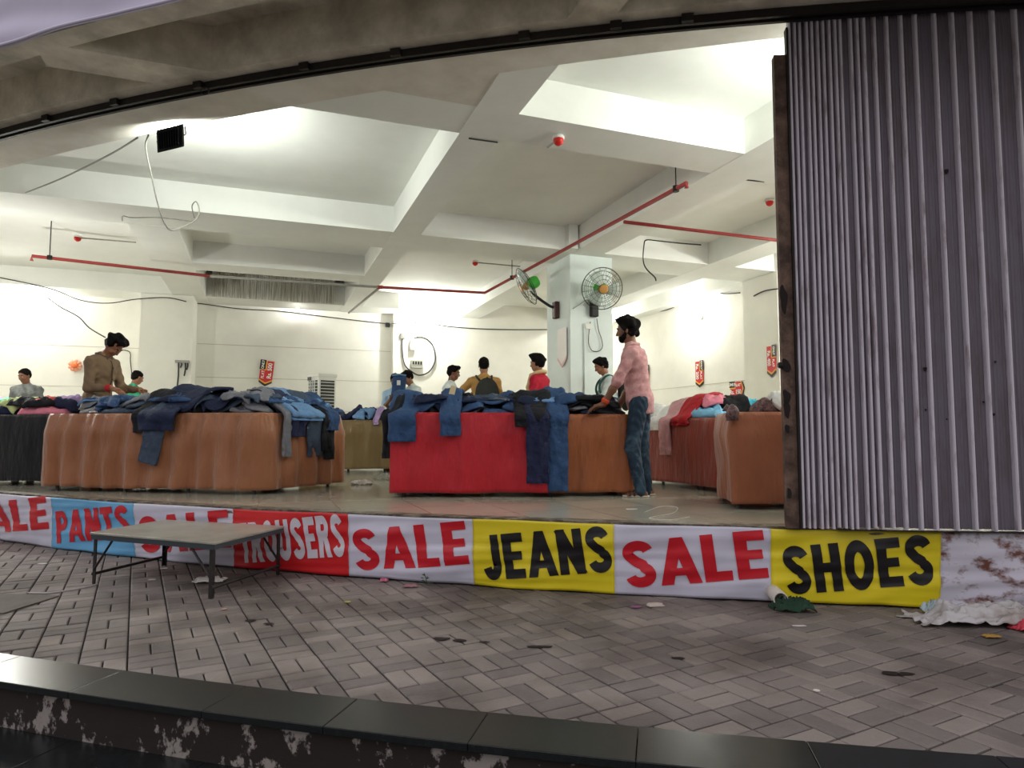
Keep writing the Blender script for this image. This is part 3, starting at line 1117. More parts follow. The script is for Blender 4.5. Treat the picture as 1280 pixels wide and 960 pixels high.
MB().lathe(pl + nn * .012 + Vector((0, 0, 1.02)), -sd_, [(0, .018), (.02, .02), (.03, .012)], 12).build('latch_knob', M_dark, t)
# wooden floor guide of the shutter
gd = MB()
xs = [2.0 + .15 * i for i in range(26)]
gd.band([SH_ARC.p(x, 0, SOFF - .03) for x in xs], [SH_ARC.p(x, 0, SOFF + .05) for x in xs], 0.0005, .0035)
struct(gd.build('trim_5', M_dark))

# ---- the long sale banner along the plinth
BH = 0.462
BTOP = -0.004


def bsurf(X, tt, off=0.0):
    """X along the front, tt from 0 (top) to 1 (bottom)"""
    wr = .015 * nz(X * 2.2, tt * 2.5, 1.7) + .006 * nz(X * 6 + tt * 4, tt * 3 - X, 4.2) + .004 * math.sin(9 * X + 8 * tt + 3 * nz(X, 2)) * (.3 + tt)
    wr += .011 * nz(X * 1.2, tt * 11 + X * 1.4, 7.7)
    sag = .012 * abs(math.sin(X * 2.3)) * 1.0 + .007 * nz(X * 3.1, 9)
    z = BTOP - sag * (1 - tt) * .5 - tt * (BH + .008 * nz(X * 2.7, 5.5))
    return FLOOR_ARC.p(X, z, .030 + wr + off - .035 * tt + .02 * (1 if 0 else 0))


pan = [(-60, -22, 'white'), (-22, 66, 'white'), (66, 170, 'blue'), (170, 293, 'white'), (293, 437, 'red'), (437, 592, 'white'), (592, 768, 'yellow'), (768, 963, 'white'), (963, 1175, 'yellow'), (1175, 1420, 'dirty')]
VR = dict(var=.03, vs=3)
M_ban = {
    'white': mat('banner_white', (206, 204, 218), .38, spec=.5, var=.03, vs=3),
    'blue': mat('banner_blue', (104, 172, 214), .38, spec=.5, var=.03, vs=3),
    'red': mat('banner_red', (206, 30, 36), .38, spec=.5, var=.03, vs=3),
    'yellow': mat('banner_yellow', (228, 208, 36), .38, spec=.5, var=.04, vs=3),
    'dirty': mat('banner_splashed', (206, 203, 214), .4, col2=(112, 70, 56), vs=4.6, thr=(.49, .62), spec=.5, stretch=(1.5, 1.0, 2.2)),
}
M_lred = mat('print_red', (200, 24, 40), .38, spec=.5)
M_lblk = mat('print_black', (22, 20, 22), .36, spec=.5)
M_lwht = mat('print_white', (214, 208, 216), .38, spec=.5)
p0 = FLOOR_ARC.p(-1.0, ZP, .03)
ban = thing('sale_banner', 'long printed vinyl sale banner wrapped around the plinth below the shop floor', 'banner', tuple(p0))


def grid_mesh(fn, n, m):
    vs = [fn(i / n, j / m) for i in range(n + 1) for j in range(m + 1)]
    fs = [(i * (m + 1) + j, (i + 1) * (m + 1) + j, (i + 1) * (m + 1) + j + 1, i * (m + 1) + j + 1) for i in range(n) for j in range(m)]
    return vs, fs


pX = {}
for a, b_, c_ in pan:
    for k in (a, b_):
        pX[k] = pxX(k, FLOOR_ARC, -.22)
pX[-60] = -7.2
panels = {}
for a, b_, c_ in pan:
    x0, x1 = pX[a], pX[b_]
    n_ = max(6, int((x1 - x0) / .02))
    vs, fs = grid_mesh(lambda s_, q_: bsurf(x0 + (x1 - x0) * s_, q_), n_, 26)
    o = MB().add(vs, fs).build('panel', M_ban[c_], ban, True)
    o.modifiers.new('solid', 'SOLIDIFY').thickness = .0015
    o['label'] = {'white': 'white panel', 'blue': 'light blue panel', 'red': 'red panel', 'yellow': 'yellow panel', 'dirty': 'white end panel splashed with brown stains'}[c_]
    panels[a] = o
    o['_o'] = list(ban['_o'])


# ---- letters drawn as heavy strokes in a unit-high box
def arc_pts(cx, cy, rx, ry, a0, a1, n=14):
    return [(cx + rx * math.cos(math.radians(a0 + (a1 - a0) * i / n)), cy + ry * math.sin(math.radians(a0 + (a1 - a0) * i / n))) for i in range(n + 1)]


SV, SHh = .255, .205             # stem and bar weights


def glyph(ch):
    """returns (width, list of (polyline, half width))"""
    v = SV / 2
    h = SHh / 2
    if ch == 'L':
        return .58, [([(v, 0), (v, 1)], v), ([(0, h), (.56, h)], h)]
    if ch == 'E':
        return .62, [([(v, 0), (v, 1)], v), ([(0, h), (.60, h)], h), ([(0, 1 - h), (.60, 1 - h)], h), ([(0, .5), (.54, .5)], h * .92)]
    if ch == 'A':
        return .80, [([(.105, 0), (.40, 1)], v * .98), ([(.695, 0), (.40, 1)], v * .98), ([(.2, .27), (.6, .27)], h * .8)]
    if ch == 'H':
        return .70, [([(v, 0), (v, 1)], v), ([(.70 - v, 0), (.70 - v, 1)], v), ([(v, .51), (.6, .51)], h)]
    if ch == 'N':
        return .72, [([(v, 0), (v, 1)], v), ([(.72 - v, 0), (.72 - v, 1)], v), ([(v * .8, .98), (.72 - v * .8, .02)], v)]
    if ch == 'T':
        return .64, [([(.32, 0), (.32, 1)], v), ([(0, 1 - h), (.64, 1 - h)], h)]
    if ch == 'U':
        return .70, [([(v, 1), (v, .3)] + arc_pts(.35, .32, .35 - v, .32 - h, 180, 360) + [(.70 - v, 1)], (v + h) / 2 * 1.04)]
    if ch == 'O':
        return .76, [(arc_pts(.38, .5, .38 - v, .5 - h, 0, 360, 40), (v + h) / 2 * 1.04)]
    if ch == 'P':
        return .66, [([(v, 0), (v, 1)], v), ([(v, 1 - h), (.36, 1 - h)] + arc_pts(.36, .69, .30 - v, .31 - h, 90, -90) + [(v, .38 + h)], h)]
    if ch == 'R':
        return .70, [([(v, 0), (v, 1)], v), ([(v, 1 - h), (.38, 1 - h)] + arc_pts(.38, .715, .30 - v, .285 - h, 90, -90) + [(v, .43 + h)], h), ([(.38, .46), (.60, 0)], v * .98)]
    if ch == 'J':
        return .56, [([(.56 - v, 1), (.56 - v, .30)] + arc_pts(.28, .30, .28 - v, .30 - h, 0, -170), (v + h) / 2 * 1.04)]
    if ch == 'S':
        w = .68
        top = arc_pts(w / 2, .745, w / 2 - v, .255 - h, 12, 205, 20)
        bot = arc_pts(w / 2, .265, w / 2 - v, .265 - h, 60, -168, 22)
        return w, [(top + [(w * .42, .545), (w * .60, .475)] + bot, h * 1.08)]
    return .3, []


def stroke_mesh(pl_, hw):
    """flat ribbon along a polyline, finely divided; returns 2d verts, faces"""
    pts = [Vector((a, b_)) for a, b_ in pl_]
    fine = [pts[0]]
    for a, b_ in zip(pts, pts[1:]):
        k = max(1, int((b_ - a).length / .07))
        for i in range(1, k + 1):
            fine.append(a.lerp(b_, i / k))
    closed = (fine[0] - fine[-1]).length < 1e-4
    vs, fs = [], []
    n_ = len(fine)
    for i, p in enumerate(fine):
        if closed:
            a, b_ = fine[(i - 1) % (n_ - 1)], fine[(i + 1) % (n_ - 1)] if i < n_ - 1 else fine[1]
        else:
            a, b_ = fine[max(0, i - 1)], fine[min(n_ - 1, i + 1)]
        d_ = (b_ - a).normalized()
        nr = Vector((-d_.y, d_.x))
        # sloping strokes are cut level at top and bottom
        for k in (-1, -.5, 0, .5, 1):
            vs.append(p + nr * hw * k)
    m_ = 5
    for i in range(n_ - 1):
        for k in range(4):
            fs.append((i * m_ + k, i * m_ + k + 1, (i + 1) * m_ + k + 1, (i + 1) * m_ + k))
    return vs, fs


def slant_stroke(p, q_, hw):
    """diagonal stroke with level ends"""
    (x0_, y0_), (x1_, y1_) = p, q_
    L_ = math.hypot(x1_ - x0_, y1_ - y0_)
    hx = hw * L_ / abs(y1_ - y0_)
    vs, fs = [], []
    n_ = 14
    for i in range(n_ + 1):
        s_ = i / n_
        for k in (-1, -.5, 0, .5, 1):
            vs.append(Vector((x0_ + (x1_ - x0_) * s_ + hx * k, y0_ + (y1_ - y0_) * s_)))
    for i in range(n_):
        for k in range(4):
            fs.append((i * 5 + k, i * 5 + k + 1, (i + 1) * 5 + k + 1, (i + 1) * 5 + k))
    return vs, fs


def word(txt, pxa, pxb, panel, m, rot=7.0, cap=.305, mid=.465, skip=0):
    xa, xb = pxX(pxa, FLOOR_ARC, -.22), pxX(pxb, FLOOR_ARC, -.22)
    wid = 0
    gl = []
    for ch in txt:
        w, st_ = glyph(ch)
        gl.append((ch, wid, w, st_))
        wid += w + (.085 if ch != 'J' else .09)
    wid -= .085
    ca = math.cos(math.radians(rot))
    sa = math.sin(math.radians(rot))
    sx = (xb - xa) / (wid * ca) / cap       # horizontal stretch
    for ch, x0_, w, st_ in gl:
        mb = MB()
        for pi_, (pl_, hw) in enumerate(st_):
            if len(pl_) == 2 and pl_[0][0] != pl_[1][0] and pl_[0][1] != pl_[1][1]:
                V2, F2 = slant_stroke(pl_[0], pl_[1], hw)
            else:
                V2, F2 = stroke_mesh(pl_, hw)
            V3 = []
            for q_ in V2:
                lx = (x0_ + q_.x - wid / 2) * cap * sx
                ly = (q_.y - .5) * cap
                X = (xa + xb) / 2 + lx * ca - ly * sa
                tt = mid - (lx * sa + ly * ca) / BH
                V3.append(bsurf(X, tt, .0045 + .0006 * pi_))
            mb.add(V3, F2)
        o = mb.build('letter', m, panel, True)
        o.parent = panel


word('SALE', -32, 62, panels[-22], M_lred)
word('PANTS', 72, 165, panels[66], M_lred, cap=.29)
word('SALE', 176, 289, panels[170], M_lred)
word('TROUSERS', 301, 431, panels[293], M_lwht, cap=.315)
word('SALE', 443, 586, panels[437], M_lred)
word('JEANS', 603, 764, panels[592], M_lblk)
word('SALE', 779, 958, panels[768], M_lred)
word('SHOES', 979, 1165, panels[963], M_lblk)

# ---- lilac banner on the canopy edge, seen at the upper left
fb = thing('canopy_banner', 'pale lilac banner with a folded hem on the canopy edge at the upper left', 'banner', tuple(CANOPY_ARC.p(-3, ZS, .97)))


def fsurf(X, tt, off=0.0):
    z = ZS - .03 + tt * 1.2
    wv = .018 * nz(X * 1.6, tt * 5, 2) + .012 * math.sin(26 * tt + 1.6 * X + 2 * nz(X * 1.3, 3)) * (1 - .5 * tt)
    return CANOPY_ARC.p(X, z, .03 + wv + off)


vs, fs = grid_mesh(lambda a, b_: fsurf(-6 + 6.5 * a, b_), 130, 40)
o = MB().add(vs, fs).build('cloth', mat('lilac_vinyl', (192, 185, 206), .45, var=.06, vs=2), fb, True)
o.modifiers.new('solid', 'SOLIDIFY').thickness = .002
vs, fs = grid_mesh(lambda a, b_: fsurf(-4.6 + .72 * a, .10 + .9 * b_, .006), 20, 30)
o = MB().add(vs, fs).build('red_print', mat('faded_red', (176, 60, 66), .45), fb, True)
mb = MB().tube([fsurf(-6 + .1 * i, .018, .004) for i in range(66)], .012, 6)
mb.build('hem', mat('lilac_hem', (200, 192, 210), .45), fb, True)

# ---- low grey folding table in front of the banner
TZ = -.115
tc_ = [onz(112, 666, TZ), onz(268, 679, TZ), onz(356, 658, TZ), onz(206, 650, TZ)]
ctr = sum(tc_, Vector()) / 4
base = Vector((ctr.x, ctr.y, ZP))
t = thing('folding_table', 'low grey steel folding table with braced legs standing in front of the banner', 'table', tuple(base))
M_ttop = mat('table_top', (168, 165, 152), .34, col2=(136, 132, 120), vs=3, thr=(.4, .7), bump=.1, bs=12, metal=.2)
M_tleg = mat('table_leg', (48, 44, 44), .5, metal=.4, var=.3, vs=15)
M_tedge = mat('table_edge', (62, 70, 74), .5, metal=.3)
o = MB().hexa([p + Vector((0, 0, -.012)) for p in tc_], [p + Vector((0, 0, .004)) for p in tc_]).build('tabletop', M_ttop, t)
modbevel(o, .004)
mb = MB()
ins = [p.lerp(ctr, .02) for p in tc_]
for i in range(4):
    a, b_ = ins[i], ins[(i + 1) % 4]
    d_ = (b_ - a).normalized()
    nI = Vector((-d_.y, d_.x, 0)) * .003
    mb.hexa([a - nI + Vector((0, 0, -.045)), b_ - nI + Vector((0, 0, -.045)), b_ + nI + Vector((0, 0, -.045)), a + nI + Vector((0, 0, -.045))],
            [a - nI + Vector((0, 0, -.012)), b_ - nI + Vector((0, 0, -.012)), b_ + nI + Vector((0, 0, -.012)), a + nI + Vector((0, 0, -.012))])
mb.build('edge_frame', M_tedge, t)
feet = []
for i in range(4):
    a = tc_[i].lerp(ctr, .045)
    dx = (tc_[(i + 1) % 4] - tc_[i]).normalized()
    dy = (tc_[(i - 1) % 4] - tc_[i]).normalized()
    foot = Vector((a.x, a.y, ZP + .001))
    feet.append(foot)
    s_, th = .028, .004
    L_ = [foot, foot + dx * s_, foot + dx * s_ + dy * th, foot + dx * th + dy * th, foot + dx * th + dy * s_, foot + dy * s_]
    MB().prism(L_, Vector((0, 0, TZ - .014 - ZP))).build('leg', M_tleg, t)
    # diagonal brace along the long side
    MB().tube([foot + Vector((0, 0, .10)) + dx * .012, Vector((a.x, a.y, TZ - .03)) + (dx if i in (0, 2) else dy) * (.0) + (dx if i in (0, 2) else dy) * .20], .008, 6).build('brace', M_tleg, t)
for i, j in ((0, 3), (1, 2)):
    MB().tube([feet[i] + Vector((0, 0, .07)), feet[j] + Vector((0, 0, .07))], .011, 6).build('stretcher', M_tleg, t)

# ---- drain pipe stub through the banner, with a scrap of green cloth under it
dp = FLOOR_ARC.p(pxX(966, FLOOR_ARC, -.38), -.405, .02)
dn = FLOOR_ARC.n(dp.x)
ax = (dn + Vector((.10, 0, -.05))).normalized()
mb = MB()
mb.lathe(dp - ax * .12, ax, [(0, .044), (.27, .044), (.27, .036), (.06, .036), (.06, .001)], 20)
tag(mb.build('drain_pipe', mat('pvc_pipe', (206, 200, 188), .4, var=.1, vs=8), None, True, origin=dp), 'short white drain pipe stub sticking out of the banner foot beside SHOES', 'pipe')


def rag(name, c, sx_, sy_, hgt, m, label, cat, seed, nu=28, grp=None, rot=0.0, ang=True, th=.003, fq=1.0):
    """crumpled flat scrap lying at c"""
    rn = random.Random(seed)
    ph = rn.uniform(0, 50)
    vs, fs = [], []
    R = Matrix.Rotation(rot, 3, 'Z')
    for i in range(nu + 1):
        for j in range(nu + 1):
            a, b_ = 2 * i / nu - 1, 2 * j / nu - 1
            r_ = 1 + .28 * nz(a * 1.4 + ph, b_ * 1.4, 3)
            h_ = (1 - abs(nz(a * 2.2 * fq + ph, b_ * 1.6, 1)) * 2.2) * .55 + (.4 - abs(nz(a * 6 * fq + ph + b_ * 2, b_ * 3 - a * 2, 8))) * .7 + abs(nz(a * 11, b_ * 7 + ph, 2)) * .22
            h_ = max(0.0, h_)
            ed = max(0, 1 - max(abs(a), abs(b_)) ** 4)
            p = R @ Vector((a * sx_ * r_ + .1 * sx_ * nz(a * 4, b_ * 4, ph), b_ * sy_ * r_ + .1 * sy_ * nz(a * 4, b_ * 4, ph + 9), 0))
            vs.append((c[0] + p.x, c[1] + p.y, c[2] + .003 + hgt * h_ * (.35 + .65 * ed)))
    for i in range(nu):
        for j in range(nu):
            k = i * (nu + 1) + j
            fs.append((k, k + nu + 1, k + nu + 2, k + 1))
    o = MB().add(vs, fs).build(name, m, None, True, origin=c)
    sd = o.modifiers.new('solid', 'SOLIDIFY')
    sd.thickness = th
    sd.offset = 1
    return tag(o, label, cat, grp)


M_grag = mat('green_cloth', (28, 58, 40), .8, var=.4, vs=12)
gp = onz(975, 757, ZP)
rag('cloth_scrap', (dp.x + .05, dp.y - .16, ZP), .12, .06, .10, M_grag, 'dark green cloth scrap tucked under the white drain pipe stub', 'cloth', 4)

# crumpled end of plastic sheeting at the right
M_sheetp = mat('dirty_plastic', (186, 182, 180), .45, col2=(128, 112, 98), vs=5, thr=(.45, .7), spec=.5)
c = onz(1226, 778, ZP)
rag('plastic_sheet', (c.x + .04, c.y + .02, ZP), .42, .15, .13, M_sheetp, 'crumpled dirty plastic sheet heaped at the right end of the banner', 'plastic sheet', 11, 70, rot=-.10, fq=.62)
c = onz(1276, 788, ZP)
rag('plastic_wrapper', (c.x + .06, c.y, ZP), .09, .05, .07, mat('pink_wrapper', (208, 70, 84), .4), 'pinkish red wrapper at the right end of the plastic sheet', 'wrapper', 12, 16)
c = onz(1176, 768, ZP)
rag('plastic_bag', (c.x - .02, c.y, ZP), .06, .06, .10, mat('pale_blue_plastic', (176, 196, 200), .35), 'pale blue plastic scrap at the left end of the crumpled sheet', 'plastic bag', 13, 20)


# ---- litter on the paving
def flat_piece(name, px_, rx, ry, m, label, cat, seed, grp=None, z=ZP, th=.003):
    c = onz(px_[0], px_[1], z)
    rn = random.Random(seed)
    k = [rn.uniform(.75, 1.2) for _ in range(11)]
    poly = [Vector((c.x + rx * k[i] * math.cos(2 * PI * i / 11), c.y + ry * k[i] * math.sin(2 * PI * i / 11), z + .002)) for i in range(11)]
    return tag(MB().prism(poly, (0, 0, th)).build(name, m, None, origin=c), label, cat, grp)


M_paper = mat('litter_paper', (214, 206, 200), .7)
M_pinkp = mat('litter_pink', (196, 108, 132), .6)
flat_piece('flat_stone', (819, 757), .055, .05, mat('pale_cardboard', (188, 176, 164), .8, var=.1), 'round pale scrap of card lying on the paving below the second SALE from the right', 'scrap', 1, th=.006)
flat_piece('purple_wrapper', (795, 759), .03, .03, mat('purple_wrap', (128, 78, 116), .5), 'small purple wrapper on the paving beside the round pale scrap', 'wrapper', 2)
rag('paper_scrap', tuple(onz(262, 727, ZP)), .10, .06, .04, M_paper, 'crumpled white paper on the paving under the folding table', 'paper', 21, 18)
flat_piece('paper_scrap', (190, 725), .03, .02, M_paper, 'small white paper scrap on the paving under the left half of the table', 'paper', 3)
flat_piece('paper_scrap', (205, 711), .035, .02, M_paper, 'small white paper scrap close to the banner behind the table legs', 'paper', 31)
flat_piece('paper_scrap', (54, 705), .04, .02, M_paper, 'thin white scrap on the paving in front of the light blue PANTS panel', 'paper', 4)
flat_piece('leaf', (434, 753), .022, .016, mat('yellow_leaf', (168, 160, 84), .7), 'small yellow leaf alone on the paving right of the table', 'leaf', 5)
flat_piece('paper_scrap', (280, 762), .016, .014, mat('tan_scrap', (178, 146, 130), .7), 'small tan scrap on the paving in front of the table', 'paper', 6)
rag('pink_wrapper', tuple(onz(480, 727, ZP)), .028, .02, .03, M_pinkp, 'pink crumpled wrapper at the banner foot beside the weed', 'wrapper', 7, 10)
rag('torn_wrapper', tuple(onz(513, 734, ZP)), .05, .022, .03, mat('dull_pink', (150, 108, 112), .6), 'dull pink torn wrapper lying below the weed at the banner foot', 'wrapper', 8, 12)
flat_piece('paper_scrap', (975, 762), .035, .022, M_paper, 'white paper scrap just below the drain pipe stub', 'paper', 9)
flat_piece('paper_scrap', (1000, 783), .04, .012, M_paper, 'thin pale scrap on the paving below the yellow SHOES panel', 'paper', 91)
flat_piece('paper_scrap', (1021, 864), .012, .012, M_paper, 'tiny white speck of paper near the granite step', 'paper', 92)
rag('leaf', tuple(onz(1240, 797, ZP)), .04, .02, .015, mat('dry_leaf', (170, 132, 60), .8), 'dry orange leaf in front of the crumpled plastic sheet', 'leaf', 10, 10)
# wet stains soaked into the blocks, at their own place
M_wet = mat('wet_stain', (44, 36, 36), .6, spec=.15)
for i, (x, y, a, b_) in enumerate([(552, 799, .06, .04), (575, 801, .05, .03), (606, 803, .035, .02), (676, 809, .09, .03), (846, 823, .05, .02), (1112, 842, .06, .04), (1132, 843, .05, .03), (313, 776, .05, .03), (336, 780, .04, .02)]):
    flat_piece('wet_stain', (x, y), a * .75, b_ * .7, M_wet, ['dark wet stains on the paving', 'dark wet stains on the paving'][0], 'stain', 40 + i, 'dark wet stains on the paving', th=.0015)
# access cover and white cord at the left
cv = [onz(-40, 738, ZP), onz(20, 738, ZP), onz(72, 750, ZP), onz(8, 767, ZP), onz(-60, 772, ZP)]
cv = [onz(-70, 741, ZP), onz(74, 746, ZP), onz(4, 768, ZP), onz(-130, 766, ZP)]
o = MB().prism([p + Vector((0, 0, .001)) for p in cv], (0, 0, .008)).build('access_cover', mat('cover_plate', (92, 84, 76), .7, var=.25, vs=5, bump=.3), None, origin=cv[1])
tag(o, 'brownish access cover set in the paving at the left edge', 'access cover')
o = MB().tube(crom([onz(35, 741, ZP + .006), onz(62, 741, ZP + .006), onz(90, 737, ZP + .006), onz(112, 733, ZP + .006), onz(122, 730, ZP + .006)], 5), .005, 6).build('cord', mat('cord_white', (170, 166, 160), .6), None, True, origin=onz(62, 741, ZP))
tag(o, 'white cord lying on the paving by the left table leg', 'cord')
# weed at the banner foot
wp = onz(537, 729, ZP)
wp = FLOOR_ARC.p(wp.x, ZP, .045)
t = thing('weed', 'small green weed growing at the foot of the banner', 'plant', tuple(wp))
M_weed = mat('weed_green', (58, 92, 50), .6, var=.2, vs=20)
MB().tube(crom([wp, wp + Vector((-.004, -.01, .04)), wp + Vector((-.018, -.015, .085))], 4), .0025, 5).build('stem', M_weed, t)
rn = random.Random(3)
for i in range(8):
    a = i * 2.4
    b0 = wp + Vector((-.004 - .002 * i, -.012, .012 + .009 * i))
    d_ = Vector((math.cos(a), math.sin(a) * .8 - .2, .35)).normalized()
    s_ = d_.cross(Vector((0, 0, 1))).normalized()
    L_ = .045 - .003 * i
    V = [b0, b0 + d_ * L_ * .35 + s_ * L_ * .3, b0 + d_ * L_ * .8 + s_ * L_ * .22, b0 + d_ * L_ - Vector((0, 0, .008)), b0 + d_ * L_ * .8 - s_ * L_ * .22, b0 + d_ * L_ * .35 - s_ * L_ * .3, b0 + d_ * L_ * .5 - Vector((0, 0, .003))]
    o = MB().add(V, [(0, 1, 6), (1, 2, 6), (2, 3, 6), (3, 4, 6), (4, 5, 6), (5, 0, 6)]).build('leaf', M_weed, t)
    o.modifiers.new('solid', 'SOLIDIFY').thickness = .0008
# ================================================================== DISPLAY TABLES AND THE HEAPS OF CLOTHES
TABLES = {}
HGX0, HGY0, HGS = -8.5, 4.5, 0.03
HG = np.zeros((int(13.5 / HGS), int(8.5 / HGS)))


def hg_idx(x, y):
    return min(max(int((x - HGX0) / HGS), 0), HG.shape[0] - 1), min(max(int((y - HGY0) / HGS), 0), HG.shape[1] - 1)


def in_quad(p, Q):
    for i in range(4):
        a, b_ = Q[i], Q[(i + 1) % 4]
        if (b_[0] - a[0]) * (p[1] - a[1]) - (b_[1] - a[1]) * (p[0] - a[0]) < 0:
            return False
    return True


M_board = mat('table_board', (120, 92, 66), .7, var=.2)
M_tube_leg = mat('table_tube', (70, 66, 64), .5, metal=.4)


def display_table(key, Q, z, label):
    """Q: corners (front left, front right, back right, back left)"""
    ctr = sum((Vector((a, b_, 0)) for a, b_ in Q), Vector()) / 4
    t = thing('display_table', label, 'table', tuple(ctr))
    q_ = [Vector((a, b_, 0)).lerp(ctr, .05) for a, b_ in Q]
    MB().hexa([Vector((p.x, p.y, z - .035)) for p in q_], [Vector((p.x, p.y, z - .008)) for p in q_]).build('tabletop', M_board, t)
    lg = [Vector((a, b_, 0)).lerp(ctr, .075) for a, b_ in Q]
    lg += [lg[0].lerp(lg[1], k) for k in (.36, .68)] if (lg[0] - lg[1]).length > 1.5 else []
    for p in lg:
        MB().lathe(p, (0, 0, 1), [(0, .02), (.01, .018), (z - .04, .018)], 10).build('leg', M_tube_leg, t)
    x0 = int((min(p[0] for p in Q) - HGX0) / HGS)
    for i in range(HG.shape[0]):
        for j in range(HG.shape[1]):
            x, y = HGX0 + (i + .5) * HGS, HGY0 + (j + .5) * HGS
            if in_quad((x, y), Q):
                HG[i, j] = z + .006
    TABLES[key] = (Q, z)
    return t


def skirt(key, m, label, zbot=.05, seed=0, pleat=.02, freq=5.0, s0=0.0, s1=1.0, closed=True, top=True, off=0.0, flare=.0, name='table_skirt', gath=0.0, zvar=0.01):
    """cloth over the table, falling to zbot; s0..s1 selects a stretch of the front edge when not closed"""
    Q, z = TABLES[key]
    C = [Vector((a, b_, 0)) for a, b_ in Q]
    ctr = sum(C, Vector()) / 4
    if closed:
        path = C + [C[0]]
    else:
        path = [C[0].lerp(C[1], s0), C[0].lerp(C[1], s1)]
    pts, nrm = [], []
    for a, b_ in zip(path, path[1:]):
        L_ = (b_ - a).length
        k = max(2, int(L_ / .022))
        d_ = (b_ - a).normalized()
        n_ = Vector((d_.y, -d_.x, 0))
        for i in range(k + (0 if closed else 1)):
            s_ = i / k
            pts.append(a.lerp(b_, s_))
            nrm.append(n_)
    N = len(pts)
    if closed:                      # soften the corners
        nrm = [(nrm[(i - 1) % N] + nrm[i] + nrm[(i + 1) % N]).normalized() for i in range(N)]
    m_ = 22
    vs, fs = [], []
    s_acc = 0
    for i in range(N):
        if i:
            s_acc += (pts[i] - pts[i - 1]).length
        for j in range(m_ + 1):
            q_ = j / m_
            amp = pleat * (.25 + .75 * q_)
            wv = amp * (nz(s_acc * freq * .35 + seed, q_ * .6, seed) * 1.3 + .55 * math.sin(s_acc * freq * 2.2 + 2.5 * nz(s_acc * .9, seed) + q_ * .5) + .35 * nz(s_acc * freq + seed, q_ * 1.2, 3))
            wv += gath * (1 - q_) ** 3 * math.sin(s_acc * 46 + 3 * nz(s_acc * 3, seed))
            # slack diagonal creases
            wv += .35 * pleat * nz(s_acc * 2.2 + q_ * 1.8 + seed, q_ * 2.2 - s_acc, 7)
            zb = zbot + zvar * nz(s_acc * 1.6, seed, 5) + .004 * math.sin(s_acc * 7)
            p = pts[i] + nrm[i] * (off + .012 + pleat * .9 * min(1, q_ * 4) + max(-pleat * .9 * min(1, q_ * 4) - .008, wv * 1.25) + flare * q_)
            zz = z + .004 - (z + .004 - zb) * q_
            if j == 0:
                p = pts[i] + nrm[i] * (off + .004)
            vs.append((p.x, p.y, zz + (off * .3)))
    M1 = m_ + 1
    for i in range(N if closed else N - 1):
        k = (i + 1) % N
        for j in range(m_):
            fs.append((i * M1 + j, i * M1 + j + 1, k * M1 + j + 1, k * M1 + j))
    if closed and top:
        c0 = len(vs)
        vs.append((ctr.x, ctr.y, z + .004))
        for i in range(N):
            fs.append((i * M1, ((i + 1) % N) * M1, c0))
    if not closed:                  # lap a strip over the table top
        c0 = len(vs)
        for i in range(N):
            vs.append((pts[i].x - nrm[i].x * .25, pts[i].y - nrm[i].y * .25, z + .007 + off * .3))
        for i in range(N - 1):
            fs.append((i * M1, (i + 1) * M1, c0 + i + 1, c0 + i))
    o = MB().add(vs, fs).build(name, m, None, True, origin=(ctr.x, ctr.y, 0))
    sd = o.modifiers.new('solid', 'SOLIDIFY')
    sd.thickness = .003
    sd.offset = -1
    return tag(o, label, 'table skirt')


def satin(name, col, col2=None, rough=.48):
    return mat(name, col, rough, var=.08, vs=5, sheen=.3, spec=.35, bump=.8, bs=6, stretch=(1.5, 1.5, .4), bd=.05)


T2 = [(-4.79, 7.02), (-2.42, 6.55), (-1.92, 7.55), (-4.66, 7.60)]
T4 = [(-1.10, 6.35), (1.09, 6.41), (1.20, 7.55), (-1.0, 7.50)]
T3 = [(-3.15, 10.2), (-1.30, 10.2), (-1.30, 11.3), (-3.15, 11.3)]
T1 = [(-7.6, 7.75), (-4.98, 7.60), (-4.95, 8.75), (-7.6, 8.9)]
T5 = [(1.38, 8.40), (2.17, 6.50), (3.27, 6.96), (2.48, 8.86)]
T6 = [(1.74, 5.36), (2.95, 5.24), (3.04, 6.10), (1.86, 6.14)]
display_table('T2', T2, .785, 'long display table hidden under the brown satin cloth at the left')
display_table('T4', T4, .765, 'display table in the middle under the red and brown cloths')
display_table('T3', T3, .775, 'far display table under the olive cloth')
display_table('T1', T1, .79, 'display table under the black cloth at the left edge')
display_table('T5', T5, .742, 'display table under the rust red cloth right of the man in pink')
display_table('T6', T6, .755, 'display table under the brown cloth beside the shutter post')
M_skb = satin('skirt_brown', (150, 96, 62), rough=.4)
skirt('T2', M_skb, 'brown satin cloth skirting the long table at the left', .045, 3, .05, 11.5, gath=.012)
skirt('T4', satin('skirt_tan', (150, 84, 44)), 'tan brown cloth on the right half of the middle table', .035, 8, .03, 8.0, zvar=.006)
M_skr = satin('skirt_red', (178, 14, 32))
skirt('T4', M_skr, 'bright red cloth over the left part of the middle table front', .03, 21, .03, 4.5, s0=-.012, s1=.655, closed=False, off=.045, flare=.02, name='table_skirt')
skirt('T3', satin('skirt_olive', (112, 92, 52)), 'olive brown cloth skirting the far table beyond the red one', .05, 31, .04, 9.0)
skirt('T1', satin('skirt_black', (14, 15, 18), rough=.8), 'black cloth skirting the table at the left edge', .05, 41, .012, 3.0)
skirt('T5', satin('skirt_rust', (142, 54, 34), rough=.6), 'rust red cloth skirting the table right of the man in pink', .05, 51, .016, 2.0, zvar=.004)
skirt('T6', satin('skirt_cinnamon', (152, 88, 56), rough=.6), 'cinnamon brown cloth hanging over the table beside the shutter post', .04, 61, .045, 5.0)

